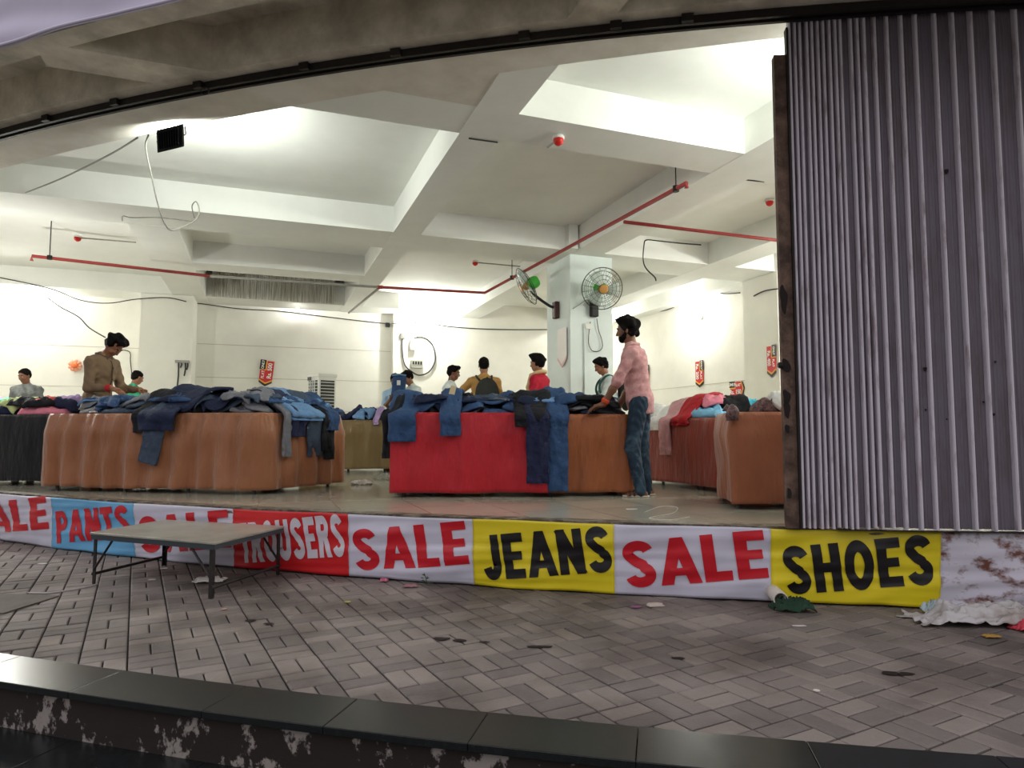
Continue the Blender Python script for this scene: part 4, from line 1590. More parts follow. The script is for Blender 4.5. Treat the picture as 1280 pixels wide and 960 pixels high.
# ---- garment materials
GM = {
    'denim': mat('denim_mid', (46, 74, 112), .85, var=.28, vs=7, bump=.8, bs=13, bd=.035),
    'indigo': mat('denim_indigo', (26, 36, 64), .85, var=.3, vs=7, bump=.8, bs=13, bd=.035),
    'light': mat('denim_light', (104, 142, 184), .85, var=.22, vs=7, bump=.8, bs=13, bd=.035),
    'slate': mat('denim_slate', (60, 74, 92), .85, var=.25, vs=7, bump=.8, bs=13, bd=.035),
    'black': mat('denim_black', (22, 23, 28), .85, var=.3, vs=7, bump=.8, bs=13, bd=.035),
    'grey': mat('cloth_grey', (120, 122, 128), .85, bump=.8, bs=13, bd=.035, var=.2, vs=8),
    'white': mat('cloth_white', (224, 226, 222), .8, bump=.8, bs=13, bd=.035, var=.06, vs=8),
    'mint': mat('cloth_mint', (92, 196, 158), .8, bump=.8, bs=13, bd=.035, var=.2, vs=14),
    'aqua': mat('cloth_aqua', (56, 166, 190), .8, bump=.8, bs=13, bd=.035, var=.15, vs=10),
    'lime': mat('cloth_lime', (198, 212, 140), .8, bump=.8, bs=13, bd=.035, var=.2, vs=14),
    'pink': mat('cloth_pink', (222, 132, 150), .8, bump=.8, bs=13, bd=.035, var=.15, vs=9),
    'coral': mat('cloth_coral', (222, 96, 92), .8, bump=.8, bs=13, bd=.035, var=.12, vs=9),
    'red': mat('cloth_red', (168, 26, 36), .8, bump=.8, bs=13, bd=.035, var=.15, vs=9),
    'brown': mat('cloth_brown', (92, 66, 36), .85, bump=.8, bs=13, bd=.035, var=.3, vs=9),
    'olive': mat('cloth_olive', (92, 90, 58), .85, bump=.8, bs=13, bd=.035, var=.2, vs=9),
    'navy': mat('cloth_navy', (28, 34, 66), .85, bump=.8, bs=13, bd=.035, var=.2, vs=9),
    'dust': mat('cloth_dust', (196, 150, 152), .85, bump=.8, bs=13, bd=.035, var=.15, vs=9),
    'mauve': mat('cloth_mauve', (122, 96, 96), .85, bump=.8, bs=13, bd=.035, col2=(70, 52, 52), vs=28, thr=(.42, .58)),
    'orange': mat('cloth_orange', (220, 128, 76), .85, bump=.8, bs=13, bd=.035, var=.1, vs=9),
    'sky': mat('cloth_sky', (128, 190, 224), .85, bump=.8, bs=13, bd=.035, var=.1, vs=9),
    'lilac': mat('cloth_lilac', (176, 150, 196), .85, bump=.8, bs=13, bd=.035, var=.15, vs=12),
}
WB = {'denim': GM['light'], 'indigo': GM['denim'], 'light': GM['white'], 'slate': GM['grey'], 'black': GM['slate'], 'grey': GM['white'], 'white': GM['white']}  # waistband colours, lighter than the cloth to imitate highlights on the folds
CN = {'denim': 'mid blue', 'indigo': 'dark indigo', 'light': 'light blue', 'slate': 'slate blue', 'black': 'black', 'grey': 'grey', 'white': 'white', 'mint': 'mint green', 'aqua': 'aqua blue', 'lime': 'lime and cream', 'pink': 'pink', 'coral': 'coral', 'red': 'red', 'brown': 'dark brown', 'olive': 'olive', 'navy': 'navy', 'dust': 'dusty pink', 'mauve': 'mottled mauve brown', 'orange': 'orange', 'sky': 'sky blue', 'lilac': 'lilac'}
M_wb = mat('waistband_stitch', (120, 110, 92), .8)
M_tag = mat('paper_tag', (226, 208, 160), .7)


ZCAP = [9.0]


CURQ = [None]


def cloth_strip(mb, pts2, wid, th, seed, wav=.02, update=True, nq=13, end_round=True):
    """a soft strip of cloth lying along pts2 (2d path) on whatever is under it"""
    P = crom([Vector((a, b_, 0)) for a, b_ in pts2], 5)
    n_ = len(P)
    zs = []
    secs = []
    for i, p in enumerate(P):
        d_ = (P[min(i + 1, n_ - 1)] - P[max(i - 1, 0)]).normalized()
        sd_ = Vector((-d_.y, d_.x, 0))
        w = wid(i / (n_ - 1)) if callable(wid) else wid
        row = []
        for k in range(nq):
            q_ = 2 * k / (nq - 1) - 1
            pp = p + sd_ * (w / 2 * q_ * (1 + .10 * nz(i * .35 + seed, q_, seed)))
            if CURQ[0] is not None:
                pp = clampq(pp, CURQ[0], .012 + .01 * nz(i, k, seed))
            row.append((pp, HG[hg_idx(pp.x, pp.y)], q_))
        secs.append(row)
    H = np.minimum(np.array([[r[1] for r in row] for row in secs]), ZCAP[0])
    # drape: smooth but never sink much
    for _ in range(3):
        Hs = H.copy()
        Hs[1:-1] = (H[:-2] + 2 * H[1:-1] + H[2:]) / 4
        Hs[:, 1:-1] = (Hs[:, :-2] + 2 * Hs[:, 1:-1] + Hs[:, 2:]) / 4
        H = np.maximum(Hs, H * .75 + Hs * .25)
    topv, botv = [], []
    for i, row in enumerate(secs):
        e = min(1, min(i, n_ - 1 - i) / 1.6 + .25) if end_round else 1
        for k, (pp, _, q_) in enumerate(row):
            prof = max(.12, (1 - abs(q_) ** 3.5)) ** .5
            rd = 1 - 2.4 * abs(nz(pp.x * 7 + seed + 3 * q_, pp.y * 7 - q_, seed * 1.3))
            wr = wav * (nz(pp.x * 9 + seed, pp.y * 9, seed * 1.3) * .6 + .75 * rd + .5 * abs(nz(i * .5 + seed, q_ * 2.6, seed)) + .6 * nz(pp.x * 20, pp.y * 20 + seed, 2))
            z = H[i][k]
            topv.append((pp.x, pp.y, z + .003 + (th * prof + max(-.4 * th, wr * prof)) * e))
            botv.append((pp.x, pp.y, z + .002))
    k0 = len(mb.v)
    mb.v += topv + botv
    B = len(topv)
    f_ = []
    for i in range(n_ - 1):
        for k in range(nq - 1):
            a = i * nq + k
            f_.append((a, a + 1, a + nq + 1, a + nq))
            f_.append((B + a + nq, B + a + nq + 1, B + a + 1, B + a))
        f_.append((i * nq, i * nq + nq, B + i * nq + nq, B + i * nq))
        a = i * nq + nq - 1
        f_.append((a + nq, a, B + a, B + a + nq))
    for k in range(nq - 1):
        f_.append((k + 1, k, B + k, B + k + 1))
        a = (n_ - 1) * nq + k
        f_.append((a, a + 1, B + a + 1, B + a))
    mb.f += [tuple(x + k0 for x in q_) for q_ in f_]
    if update:
        for i in range(n_):
            for k in range(nq):
                x, y, z = topv[i * nq + k]
                a, b_ = hg_idx(x, y)
                for da in (-1, 0, 1):
                    for db in (-1, 0, 1):
                        aa, bb = min(max(a + da, 0), HG.shape[0] - 1), min(max(b_ + db, 0), HG.shape[1] - 1)
                        HG[aa, bb] = max(HG[aa, bb], z - .004)
    return [topv[k] for k in range(nq)]


def qpt(Q, a, b_):
    x = [Vector((c[0], c[1], 0)) for c in Q]
    return x[0].lerp(x[1], a).lerp(x[3].lerp(x[2], a), b_)


def clampq(p, Q, ins=.06):
    ctr = sum((Vector((c[0], c[1], 0)) for c in Q), Vector()) / 4
    p = Vector(p)
    for i in range(4):
        a, b_ = Vector((*Q[i], 0)), Vector((*Q[(i + 1) % 4], 0))
        d_ = (b_ - a).normalized()
        n_ = Vector((-d_.y, d_.x, 0))
        dist = (p - a).dot(n_)
        if dist < ins:
            p += n_ * (ins - dist)
    return p


def heap(key, kinds, N, seed, where, kind_name, cat, a_rng=(.04, .96), b_rng=(.06, .95), th=.028, jeans=True, wav=.026, first=0, size=1.0, cap=.185):
    Q, z = TABLES[key]
    CURQ[0] = Q
    rn = random.Random(seed)
    for g_ in range(N):
        col = rn.choice(kinds)
        a, b_ = rn.uniform(*a_rng), rn.uniform(*b_rng)
        c = qpt(Q, a, b_)
        an = rn.uniform(0, 2 * PI)
        d_ = Vector((math.cos(an), math.sin(an), 0))
        sd_ = Vector((-d_.y, d_.x, 0))
        mb = MB()
        wb = None
        s_ = rn.uniform(0, 90)
        ZCAP[0] = z + cap * (.55 + .45 * math.sin(PI * min(1, max(0, b_ * 1.1)))) * (.8 + .25 * nz(c.x * 1.7, c.y * 1.7, seed))
        style = rn.random()
        ins = .10 + .05 * rn.random()

        def path(c0, dd, L_, bend, k=4):
            sx_ = Vector((-dd.y, dd.x, 0))
            out = []
            for i in range(k):
                t_ = i / (k - 1)
                p = c0 + dd * (L_ * (t_ - .5)) + sx_ * (bend * math.sin(t_ * PI * 1.3))
                p = clampq(p, Q, ins)
                out.append((p.x + .002 * i, p.y + .0013 * i))
            return out
        if jeans and style < .7:
            # seat of the jeans and two legs, each folded its own way
            w0 = rn.uniform(.34, .42) * size
            wb = cloth_strip(mb, path(c, d_, .34 * size, .03), lambda t_: w0 * (.9 + .1 * t_), th * 1.1, s_, wav)
            for sg in (-1, 1):
                c2 = c + d_ * (.40 * size) + sd_ * (.10 * sg)
                dl = (d_ + sd_ * sg * rn.uniform(-.1, .45)).normalized()
                cloth_strip(mb, path(c2, dl, rn.uniform(.5, .8) * size, rn.uniform(-.12, .12)), lambda t_: .215 - .04 * t_, th, s_ + 7 * sg, wav)
        elif style < .85:
            w0 = rn.uniform(.24, .36) * size
            cloth_strip(mb, path(c, d_, rn.uniform(.35, .6) * size, rn.uniform(-.1, .1)), lambda t_: w0 * (.7 + .5 * math.sin(PI * min(1, t_ + .2))), th * 1.9, s_, wav * 1.6)
        else:
            w0 = rn.uniform(.2, .3) * size
            cloth_strip(mb, path(c, d_, rn.uniform(.5, .8) * size, rn.uniform(-.2, .2)), w0, th * 1.2, s_, wav * 1.3)
            if rn.random() < .6:
                cloth_strip(mb, path(c + d_ * .1, sd_, .5 * size, .05), .16, th, s_ + 3, wav)
        o = mb.build(kind_name, GM[col], None, True, origin=(c.x, c.y, z))
        o['_o'] = [c.x, c.y, z]
        if wb:
            MB().tube([Vector(p) + Vector((0, 0, .004)) for p in wb], .010, 6).build('waistband', WB[col], o, True)
        lab = f'{CN[col]} {cat} lying crumpled in the heap on {where}'
        tag(o, lab, cat, f'{CN[col]} {cat} heaped on {where}')


DEN = ['denim', 'indigo', 'indigo', 'black', 'slate', 'denim', 'light', 'black', 'denim', 'indigo', 'grey']
MIX1 = ['black', 'lime', 'mint', 'pink', 'lilac', 'white', 'coral', 'black', 'navy', 'mint']
MIX3 = ['white', 'light', 'navy', 'brown', 'red', 'denim', 'lilac', 'sky']
MIX5 = ['aqua', 'navy', 'white', 'pink', 'olive', 'black', 'red', 'orange', 'sky', 'coral']
heap('T2', DEN, 34, 101, 'the long brown table', 'jeans', 'jeans', (.03, .97), (.15, .95))
heap('T2', ['indigo', 'denim', 'black', 'slate', 'light'], 16, 102, 'the long brown table', 'jeans', 'jeans', (.42, .85), (.2, .8))
heap('T4', DEN, 36, 201, 'the middle table', 'jeans', 'jeans', (.05, .95), (.15, .95))
heap('T4', ['indigo', 'denim', 'slate'], 8, 202, 'the middle table', 'jeans', 'jeans', (.08, .3), (.15, .6))
heap('T4', ['denim', 'indigo', 'light'], 7, 203, 'the middle table', 'jeans', 'jeans', (.45, .85), (.25, .8))
heap('T3', MIX3, 20, 301, 'the far olive table', 'shirt', 'shirt', size=.95, jeans=False, th=.034)
heap('T1', MIX1, 30, 401, 'the black table', 'shirt', 'shirt', (.3, .98), jeans=False, th=.034)
heap('T5', MIX5, 26, 501, 'the rust red table', 'shirt', 'shirt', jeans=False, th=.034, size=.85)
heap('T6', ['mauve', 'mauve', 'mauve', 'white', 'mauve', 'black'], 14, 603, 'the cinnamon brown table', 'shirt', 'shirt', (.38, .95), jeans=False, th=.05, size=.85, cap=.16)


def edge_at(P0, P1, px_):
    """point of the edge P0-P1 seen in picture column px_"""
    d0 = ray(px_, 515)
    k = d0.x / d0.y
    a, b_ = Vector((*P0, 0)), Vector((*P1, 0))
    # a.x + s dx = k (a.y + s dy)
    s_ = (k * a.y - a.x) / ((b_.x - a.x) - k * (b_.y - a.y))
    return a.lerp(b_, s_)


def hanging(key, e, px0, px1, ybot, col, label, cat, name, th=.03, shift=0.0, twist=.0, lift=.10, inside=.42, legs=1, seed=1, dpx=0, out=.025, tagpos=None, cuff=True):
    """garment coming off the heap, over table edge e and down to picture row ybot"""
    Q, z = TABLES[key]
    P0, P1 = Q[e], Q[(e + 1) % 4]
    a, b_ = edge_at(P0, P1, px0), edge_at(P0, P1, px1)
    c = (a + b_) / 2
    w = (b_ - a).length
    d_ = (Vector((*P1, 0)) - Vector((*P0, 0))).normalized()
    nrm = Vector((d_.y, -d_.x, 0))
    c_ = c + nrm * .05
    zb = ony((px0 + px1) / 2, ybot, c_.y).z
    zh = lambda p: max(z + .01, HG[hg_idx(p.x, p.y)])
    sl = d_ * shift
    pts = []
    p_in = clampq(c - nrm * inside + sl * .6, Q, .05)
    p_mid = clampq(c - nrm * (inside * .5) + sl * .3, Q, .03)
    p_ed = clampq(c - nrm * .05, Q, .0)
    pts.append(Vector((p_in.x, p_in.y, zh(p_in) + .012)))
    pts.append(Vector((p_mid.x, p_mid.y, zh(p_mid) + .014)))
    pts.append(Vector((p_ed.x, p_ed.y, max(z + .03, min(zh(p_ed), z + .07) + .012))))
    p2 = c + nrm * (out + .012)
    pts.append(Vector((p2.x, p2.y, z - .01)))
    k = max(2, int((z - zb) / .10))
    for i in range(1, k + 1):
        t_ = i / k
        p3 = c + nrm * (out + .006 + .012 * nz(t_ * 2, seed)) + d_ * (dpx * t_ - 0)
        pts.append(Vector((p3.x, p3.y, z - .01 - (z - .01 - zb) * t_)))
    P = crom(pts, 5)
    n_ = len(P)
    nq = 12
    vs, fs = [], []
    for i, p in enumerate(P):
        tg = (P[min(i + 1, n_ - 1)] - P[max(i - 1, 0)]).normalized()
        s_ = (d_ - tg * tg.dot(d_)).normalized()
        up = s_.cross(tg)
        if up.dot(nrm + Vector((0, 0, 1))) < 0:
            up = -up
        t_ = i / (n_ - 1)
        ww = w * (1.06 - .16 * t_ + .10 * nz(t_ * 4, seed, 2))
        for k2 in range(2 * nq):
            if k2 < nq:
                q_ = 2 * k2 / (nq - 1) - 1
                sgn = 1
            else:
                q_ = 1 - 2 * (k2 - nq) / (nq - 1)
                sgn = 0
            prof = max(.1, 1 - abs(q_) ** 4) ** .5
            wr = .022 * nz(p.x * 4 + q_ * 1.3, p.z * 4.5 + seed, seed + 3) + .012 * nz(p.x * 8 + q_ * 2, p.z * 9 + seed, seed) + .008 * math.sin(q_ * 5 + 6 * t_ + seed) * (.3 + .7 * t_) + .012 * (1 - 2.4 * abs(nz(q_ * 1.6 + p.z * 5, p.z * 7 + seed, seed * 2)))
            hh = (.65 * th * prof + max(-.5 * th, wr)) * sgn
            v_ = p + s_ * (q_ * ww / 2 + .02 * nz(t_ * 3, seed, 7)) + up * hh
            vs.append(v_)
    m_ = 2 * nq
    for i in range(n_ - 1):
        for k2 in range(m_):
            l = (k2 + 1) % m_
            fs.append((i * m_ + k2, i * m_ + l, (i + 1) * m_ + l, (i + 1) * m_ + k2))
    fs.append(tuple(reversed(range(m_))))
    fs.append(tuple(range((n_ - 1) * m_, n_ * m_)))
    t = thing(name, label, cat, tuple(pts[3]))
    MB().add(vs, fs).build('leg' if cat in ('jeans', 'trousers') else 'cloth', GM[col], t, True)
    if cuff and cat in ('jeans', 'trousers'):
        i0 = n_ - 4
        vs2 = []
        for i in range(i0, n_):
            cc = sum((Vector(vs[i * m_ + k2]) for k2 in range(m_)), Vector()) / m_
            for k2 in range(m_):
                v_ = Vector(vs[i * m_ + k2])
                vs2.append(v_ + (v_ - cc).normalized() * .0035)
        k_ = n_ - i0
        fs2 = [(i * m_ + k2, i * m_ + (k2 + 1) % m_, (i + 1) * m_ + (k2 + 1) % m_, (i + 1) * m_ + k2) for i in range(k_ - 1) for k2 in range(m_)]
        fs2.append(tuple(range((k_ - 1) * m_, k_ * m_)))
        MB().add(vs2, fs2).build('hem', GM[col], t, True)
    if tagpos is not None:
        i = int(tagpos * (n_ - 1))
        v_ = Vector(vs[i * m_ + nq // 2])
        up = (v_ - P[i]).normalized()
        MB().box(v_ + up * .012 + Vector((0, 0, .02)), (.055, .006, .085), Matrix.Rotation(.25, 3, 'Y')).build('paper_tag', M_tag, t)
    return t


LB = 'hanging over the front of the long brown table'
hanging('T2', 0, 174, 208, 541, 'black', 'short black trouser leg hanging over the front of the long brown table', 'trousers', 'trousers', seed=2, inside=.3, out=.07)
hanging('T2', 0, 195, 220, 579, 'slate', 'long slate grey jeans leg hanging lowest over the front of the long brown table', 'jeans', 'jeans', seed=3, out=.10, inside=.35, dpx=-.10)
hanging('T2', 0, 185, 232, 538, 'indigo', 'dark blue jeans slung sideways over the front edge of the long brown table', 'jeans', 'jeans', seed=4, out=.125, shift=.75, inside=.38, th=.034, lift=.1)
hanging('T2', 1, 346, 357, 571, 'grey', 'thin grey trouser leg hanging first at the right end of the brown table', 'trousers', 'trousers', seed=5, out=0.075)
hanging('T2', 1, 354, 373, 546, 'navy', 'navy trouser leg hanging short at the right end of the brown table', 'trousers', 'trousers', seed=6, out=0.100)
hanging('T2', 1, 376, 397, 570, 'slate', 'faded blue jeans leg hanging long at the right end of the brown table', 'jeans', 'jeans', seed=7, out=0.080)
hanging('T2', 1, 392, 400, 563, 'black', 'narrow black trouser leg hanging between two blue legs at the table end', 'trousers', 'trousers', seed=8, out=0.105)
hanging('T2', 1, 398, 411, 574, 'black', 'black trouser leg hanging lowest at the far right end of the brown table', 'trousers', 'trousers', seed=9, out=.075)
hanging('T2', 1, 396, 413, 538, 'denim', 'blue denim sleeve hanging short at the far right end of the brown table', 'jacket', 'denim_jacket', seed=10, out=0.110, th=.04)
hanging('T2', 1, 352, 392, 526, 'light', 'light blue denim shirt sprawled over the right end of the brown table heap', 'shirt', 'denim_shirt', seed=11, out=0.120, th=.05, inside=.6, shift=.1)
hanging('T4', 0, 480, 492, 573, 'black', 'black leg hanging over the left corner of the red table cloth', 'trousers', 'trousers', seed=12, inside=.3, out=.05)
hanging('T4', 0, 487, 523, 552, 'denim', 'mid blue jeans leg hanging over the left end of the red cloth', 'jeans', 'jeans', seed=13, out=.115, inside=.4, th=.04)
hanging('T4', 0, 550, 577, 545, 'denim', 'blue jeans leg with a paper tag hanging over the red cloth', 'jeans', 'jeans', seed=14, out=.105, tagpos=.30, th=.04, inside=.5)
hanging('T4', 0, 656, 685, 603, 'navy', 'long navy trouser leg hanging at the edge of the red and tan cloths', 'trousers', 'trousers', seed=15, out=.15)
hanging('T4', 0, 642, 689, 534, 'black', 'black jeans folded over the edge above the long navy leg', 'jeans', 'jeans', seed=16, out=.13, inside=.3, th=.04)
hanging('T4', 0, 682, 709, 613, 'denim', 'long blue jeans leg hanging to the hem of the tan cloth', 'jeans', 'jeans', seed=17, out=.115, inside=.45, th=.035)
hanging('T5', 0, 826, 842, 569, 'dust', 'dusty pink top dangling down the front of the rust red table', 'shirt', 'shirt', seed=18, th=.03)
hanging('T5', 0, 817, 829, 538, 'white', 'white top drooping over the edge beside the dangling dusty pink one', 'shirt', 'shirt', seed=19, out=.04)
hanging('T5', 0, 843, 864, 532, 'red', 'deep red top drooping over the edge of the rust red table', 'shirt', 'shirt', seed=20, th=.04)
hanging('T6', 0, 904, 920, 526, 'mauve', 'mottled mauve brown sleeve drooping over the front corner of the cinnamon table', 'shirt', 'shirt', seed=22, th=.03, out=.06)
hanging('T3', 0, 467, 474, 531, 'lilac', 'lilac and pink top drooping over the edge of the far olive table', 'shirt', 'shirt', seed=23, th=.03)

# the two paper tags sticking up from the heaps
for (px_, Y, lab) in (((307, 503), 6.75, 'pale yellow price tag lying on the heap of jeans on the long brown table'),):
    p = ony(px_[0], px_[1], Y)
    o = MB().box(p, (.06, .008, .05), Matrix.Rotation(.3, 3, 'Y')).build('price_tag', M_tag, None, origin=p)
    tag(o, lab, 'price tag')

# ---- things on the shop floor
c = onz(452, 606, 0)
rag('paper_scrap', (c.x, c.y, 0), .12, .05, .07, M_paper, 'white crumpled paper on the shop floor left of the red cloth', 'paper', 61, 22)
c = onz(484, 600, 0)
o = rag('plastic_bag', (c.x, c.y, 0), .14, .13, .12, mat('clear_plastic', (205, 205, 195), .15, spec=.5), 'clear plastic bag lying on the floor by the left end of the red cloth', 'plastic bag', 62, 30)
b_ = MATS['clear_plastic'].node_tree.nodes['Principled BSDF']
b_.inputs['Transmission Weight'].default_value = .8
b_.inputs['Alpha'].default_value = .55
c = onz(190, 612, 0)
rag('white_cloth', (c.x, c.y + .1, 0), .22, .08, .06, GM['white'], 'white cloth on the floor under the middle of the long brown table', 'cloth', 63, 24)
c = onz(340, 607, 0)
rag('white_cloth', (c.x, c.y + .05, 0), .12, .07, .09, GM['white'], 'white plastic bundle on the floor at the right corner of the brown table', 'bundle', 64, 24)
c = onz(518, 618, 0)
rag('white_cloth', (c.x, c.y + .06, 0), .20, .05, .025, GM['white'], 'white cloth peeping out under the left end of the red cloth', 'cloth', 65, 24)
c = onz(983, 626, 0)
rag('plastic_bag', (c.x, c.y + .1, 0), .06, .08, .16, mat('bluish_plastic', (176, 190, 192), .3), 'pale plastic bag on the floor under the cinnamon cloth beside the shutter post', 'plastic bag', 66, 20)
c = onz(842, 640, 0)
o = MB().tube(crom([onz(x, y, .004) for x, y in [(806, 640), (826, 633), (846, 634), (842, 641), (822, 645), (812, 648), (836, 650), (862, 646)]], 6), .003, 5).build('string', mat('string_white', (206, 204, 192), .6), None, True, origin=onz(830, 640, 0))
tag(o, 'white string in loose loops on the shop floor near the man in pink', 'string')
flat_piece('paper_scrap', (790, 637), .05, .03, M_paper, 'flat pale scrap on the shop floor in front of the man in pink', 'paper', 67, z=0.0)
# ================================================================== PEOPLE
def sdf_surface(prims, res, k=0.02, cuts=(), ripple=None):
    """smooth union of capsules and ellipsoids -> one closed surface (surface nets)"""
    lo = np.array([1e9] * 3)
    hi = -lo
    for p in prims:
        if p[0] == 'c':
            a, b_, r = np.array(p[1]), np.array(p[2]), max(p[3], p[4])
            lo = np.minimum(lo, np.minimum(a, b_) - r)
            hi = np.maximum(hi, np.maximum(a, b_) + r)
        elif p[0] == 'e':
            r = max(p[2])
            lo = np.minimum(lo, np.array(p[1]) - r)
            hi = np.maximum(hi, np.array(p[1]) + r)
    pad = res * 4 + .01
    lo -= pad
    hi += pad
    n_ = np.ceil((hi - lo) / res).astype(int) + 1
    ax = [lo[i] + res * np.arange(n_[i]) for i in range(3)]
    D = np.full(n_, 1.0, dtype=np.float32)
    for p in prims:
        if p[0] in 'cs':
            a, b_, r = np.array(p[1], float), np.array(p[2], float), max(p[3], p[4])
            bl, bh = np.minimum(a, b_) - r, np.maximum(a, b_) + r
        else:
            c, r3 = np.array(p[1], float), np.array(p[2], float)
            bl, bh = c - max(r3), c + max(r3)
        m = k * 1.5 + res * 3
        i0 = np.maximum(((bl - m - lo) / res).astype(int), 0)
        i1 = np.minimum(((bh + m - lo) / res).astype(int) + 2, n_)
        X = ax[0][i0[0]:i1[0]][:, None, None]
        Y = ax[1][i0[1]:i1[1]][None, :, None]
        Z = ax[2][i0[2]:i1[2]][None, None, :]
        if p[0] in 'cs':
            ab = b_ - a
            L2 = max(float(ab @ ab), 1e-9)
            h = np.clip(((X - a[0]) * ab[0] + (Y - a[1]) * ab[1] + (Z - a[2]) * ab[2]) / L2, 0, 1)
            d = np.sqrt((X - a[0] - h * ab[0]) ** 2 + (Y - a[1] - h * ab[1]) ** 2 + (Z - a[2] - h * ab[2]) ** 2) - (p[3] + (p[4] - p[3]) * h)
        else:
            R = np.array(p[3]) if len(p) > 3 and p[3] is not None else np.eye(3)   # rows = local axes
            q_ = [(X - c[0]) * R[i][0] + (Y - c[1]) * R[i][1] + (Z - c[2]) * R[i][2] for i in range(3)]
            k0 = np.sqrt(sum((q_[i] / r3[i]) ** 2 for i in range(3)))
            k1 = np.sqrt(sum((q_[i] / r3[i] ** 2) ** 2 for i in range(3))) + 1e-9
            d = k0 * (k0 - 1) / k1
        S = D[i0[0]:i1[0], i0[1]:i1[1], i0[2]:i1[2]]
        d = d.astype(np.float32)
        if p[0] == 's' or p[0] == 'x':
            S[:] = np.maximum(S, -d)
        else:
            kk = p[5] if p[0] == 'c' and len(p) > 5 else (p[4] if p[0] == 'e' and len(p) > 4 else k)
            h = np.maximum(kk - np.abs(S - d), 0) / kk
            S[:] = np.minimum(S, d) - h * h * kk * .25
    X, Y, Z = ax[0][:, None, None], ax[1][None, :, None], ax[2][None, None, :]
    if ripple:
        D += ripple(X, Y, Z).astype(np.float32)
    for (pt, nr) in cuts:              # keep the side opposite to nr
        D = np.maximum(D, ((X - pt[0]) * nr[0] + (Y - pt[1]) * nr[1] + (Z - pt[2]) * nr[2]).astype(np.float32))
    ins = D < 0
    cnt = sum(ins[i:n_[0] - 1 + i, j:n_[1] - 1 + j, l:n_[2] - 1 + l].astype(np.int8) for i in (0, 1) for j in (0, 1) for l in (0, 1))
    mix = (cnt > 0) & (cnt < 8)
    idx = np.argwhere(mix)
    if len(idx) == 0:
        return [], []
    vid = np.full(mix.shape, -1, dtype=np.int64)
    vid[mix] = np.arange(len(idx))
    acc = np.zeros((len(idx), 3))
    num = np.zeros(len(idx))
    cr = [(i, j, l) for i in (0, 1) for j in (0, 1) for l in (0, 1)]
    for a in cr:
        for b_ in cr:
            if sum(abs(a[i] - b_[i]) for i in range(3)) == 1 and a < b_:
                da = D[idx[:, 0] + a[0], idx[:, 1] + a[1], idx[:, 2] + a[2]]
                db = D[idx[:, 0] + b_[0], idx[:, 1] + b_[1], idx[:, 2] + b_[2]]
                m = (da < 0) != (db < 0)
                t_ = np.where(m, da / np.where(m, da - db, 1), 0)
                P = np.array(a)[None, :] + (np.array(b_) - np.array(a))[None, :] * t_[:, None]
                acc += P * m[:, None]
                num += m
    V = lo + (idx + acc / np.maximum(num, 1)[:, None]) * res
    F_ = []
    for axn in range(3):
        o1, o2 = (axn + 1) % 3, (axn + 2) % 3
        sl0 = [slice(None)] * 3
        sl1 = [slice(None)] * 3
        sl0[axn] = slice(0, n_[axn] - 1)
        sl1[axn] = slice(1, n_[axn])
        ch = np.argwhere(ins[tuple(sl0)] != ins[tuple(sl1)])
        e1 = np.zeros(3, int)
        e1[o1] = 1
        e2 = np.zeros(3, int)
        e2[o2] = 1
        ok = (ch[:, o1] > 0) & (ch[:, o2] > 0) & (ch[:, o1] < n_[o1] - 1) & (ch[:, o2] < n_[o2] - 1)
        ch = ch[ok]
        g = lambda q_: vid[q_[:, 0], q_[:, 1], q_[:, 2]]
        quad = np.stack([g(ch), g(ch - e1), g(ch - e1 - e2), g(ch - e2)], 1)
        fl = ins[ch[:, 0], ch[:, 1], ch[:, 2]]
        quad[~fl] = quad[~fl][:, ::-1]
        F_.append(quad)
    return V, np.concatenate(F_)


def surf(name, prims, res, m, parent, k=.02, cuts=(), ripple=None, smooth=True):
    V, F_ = sdf_surface(prims, res, k, cuts, ripple)
    me = bpy.data.meshes.new(name)
    if len(V):
        me.vertices.add(len(V))
        me.vertices.foreach_set('co', np.asarray(V, np.float32).ravel())
        me.loops.add(len(F_) * 4)
        me.loops.foreach_set('vertex_index', np.asarray(F_, np.int32).ravel())
        me.polygons.add(len(F_))
        me.polygons.foreach_set('loop_start', np.arange(0, len(F_) * 4, 4, dtype=np.int32))
        me.polygons.foreach_set('loop_total', np.full(len(F_), 4, dtype=np.int32))
        me.update(calc_edges=True)
        me.validate()
        me.polygons.foreach_set('use_smooth', [True] * len(me.polygons))
    me.materials.append(m)
    o = bpy.data.objects.new(name, me)
    COL.objects.link(o)
    o.parent = parent
    return o


A = lambda *x: np.array(x, float)


def unit(v):
    v = np.array(v, float)
    return v / (np.linalg.norm(v) + 1e-12)


def rotm(axis, ang):
    return np.array(Matrix.Rotation(ang, 3, Vector(axis)))


M_hair = mat('hair_black', (20, 17, 16), .9, spec=.12, var=.3, vs=60, bump=.6, bs=90)
SKIN = {
    'a': mat('skin_warm', (150, 102, 74), .5, var=.08, vs=18),
    'b': mat('skin_dark', (122, 82, 60), .5, var=.08, vs=18),
    'c': mat('skin_tan', (176, 128, 98), .5, var=.08, vs=18),
}
M_eye = mat('eye', (150, 142, 134), .3)
M_lip = mat('lip', (120, 66, 58), .5)


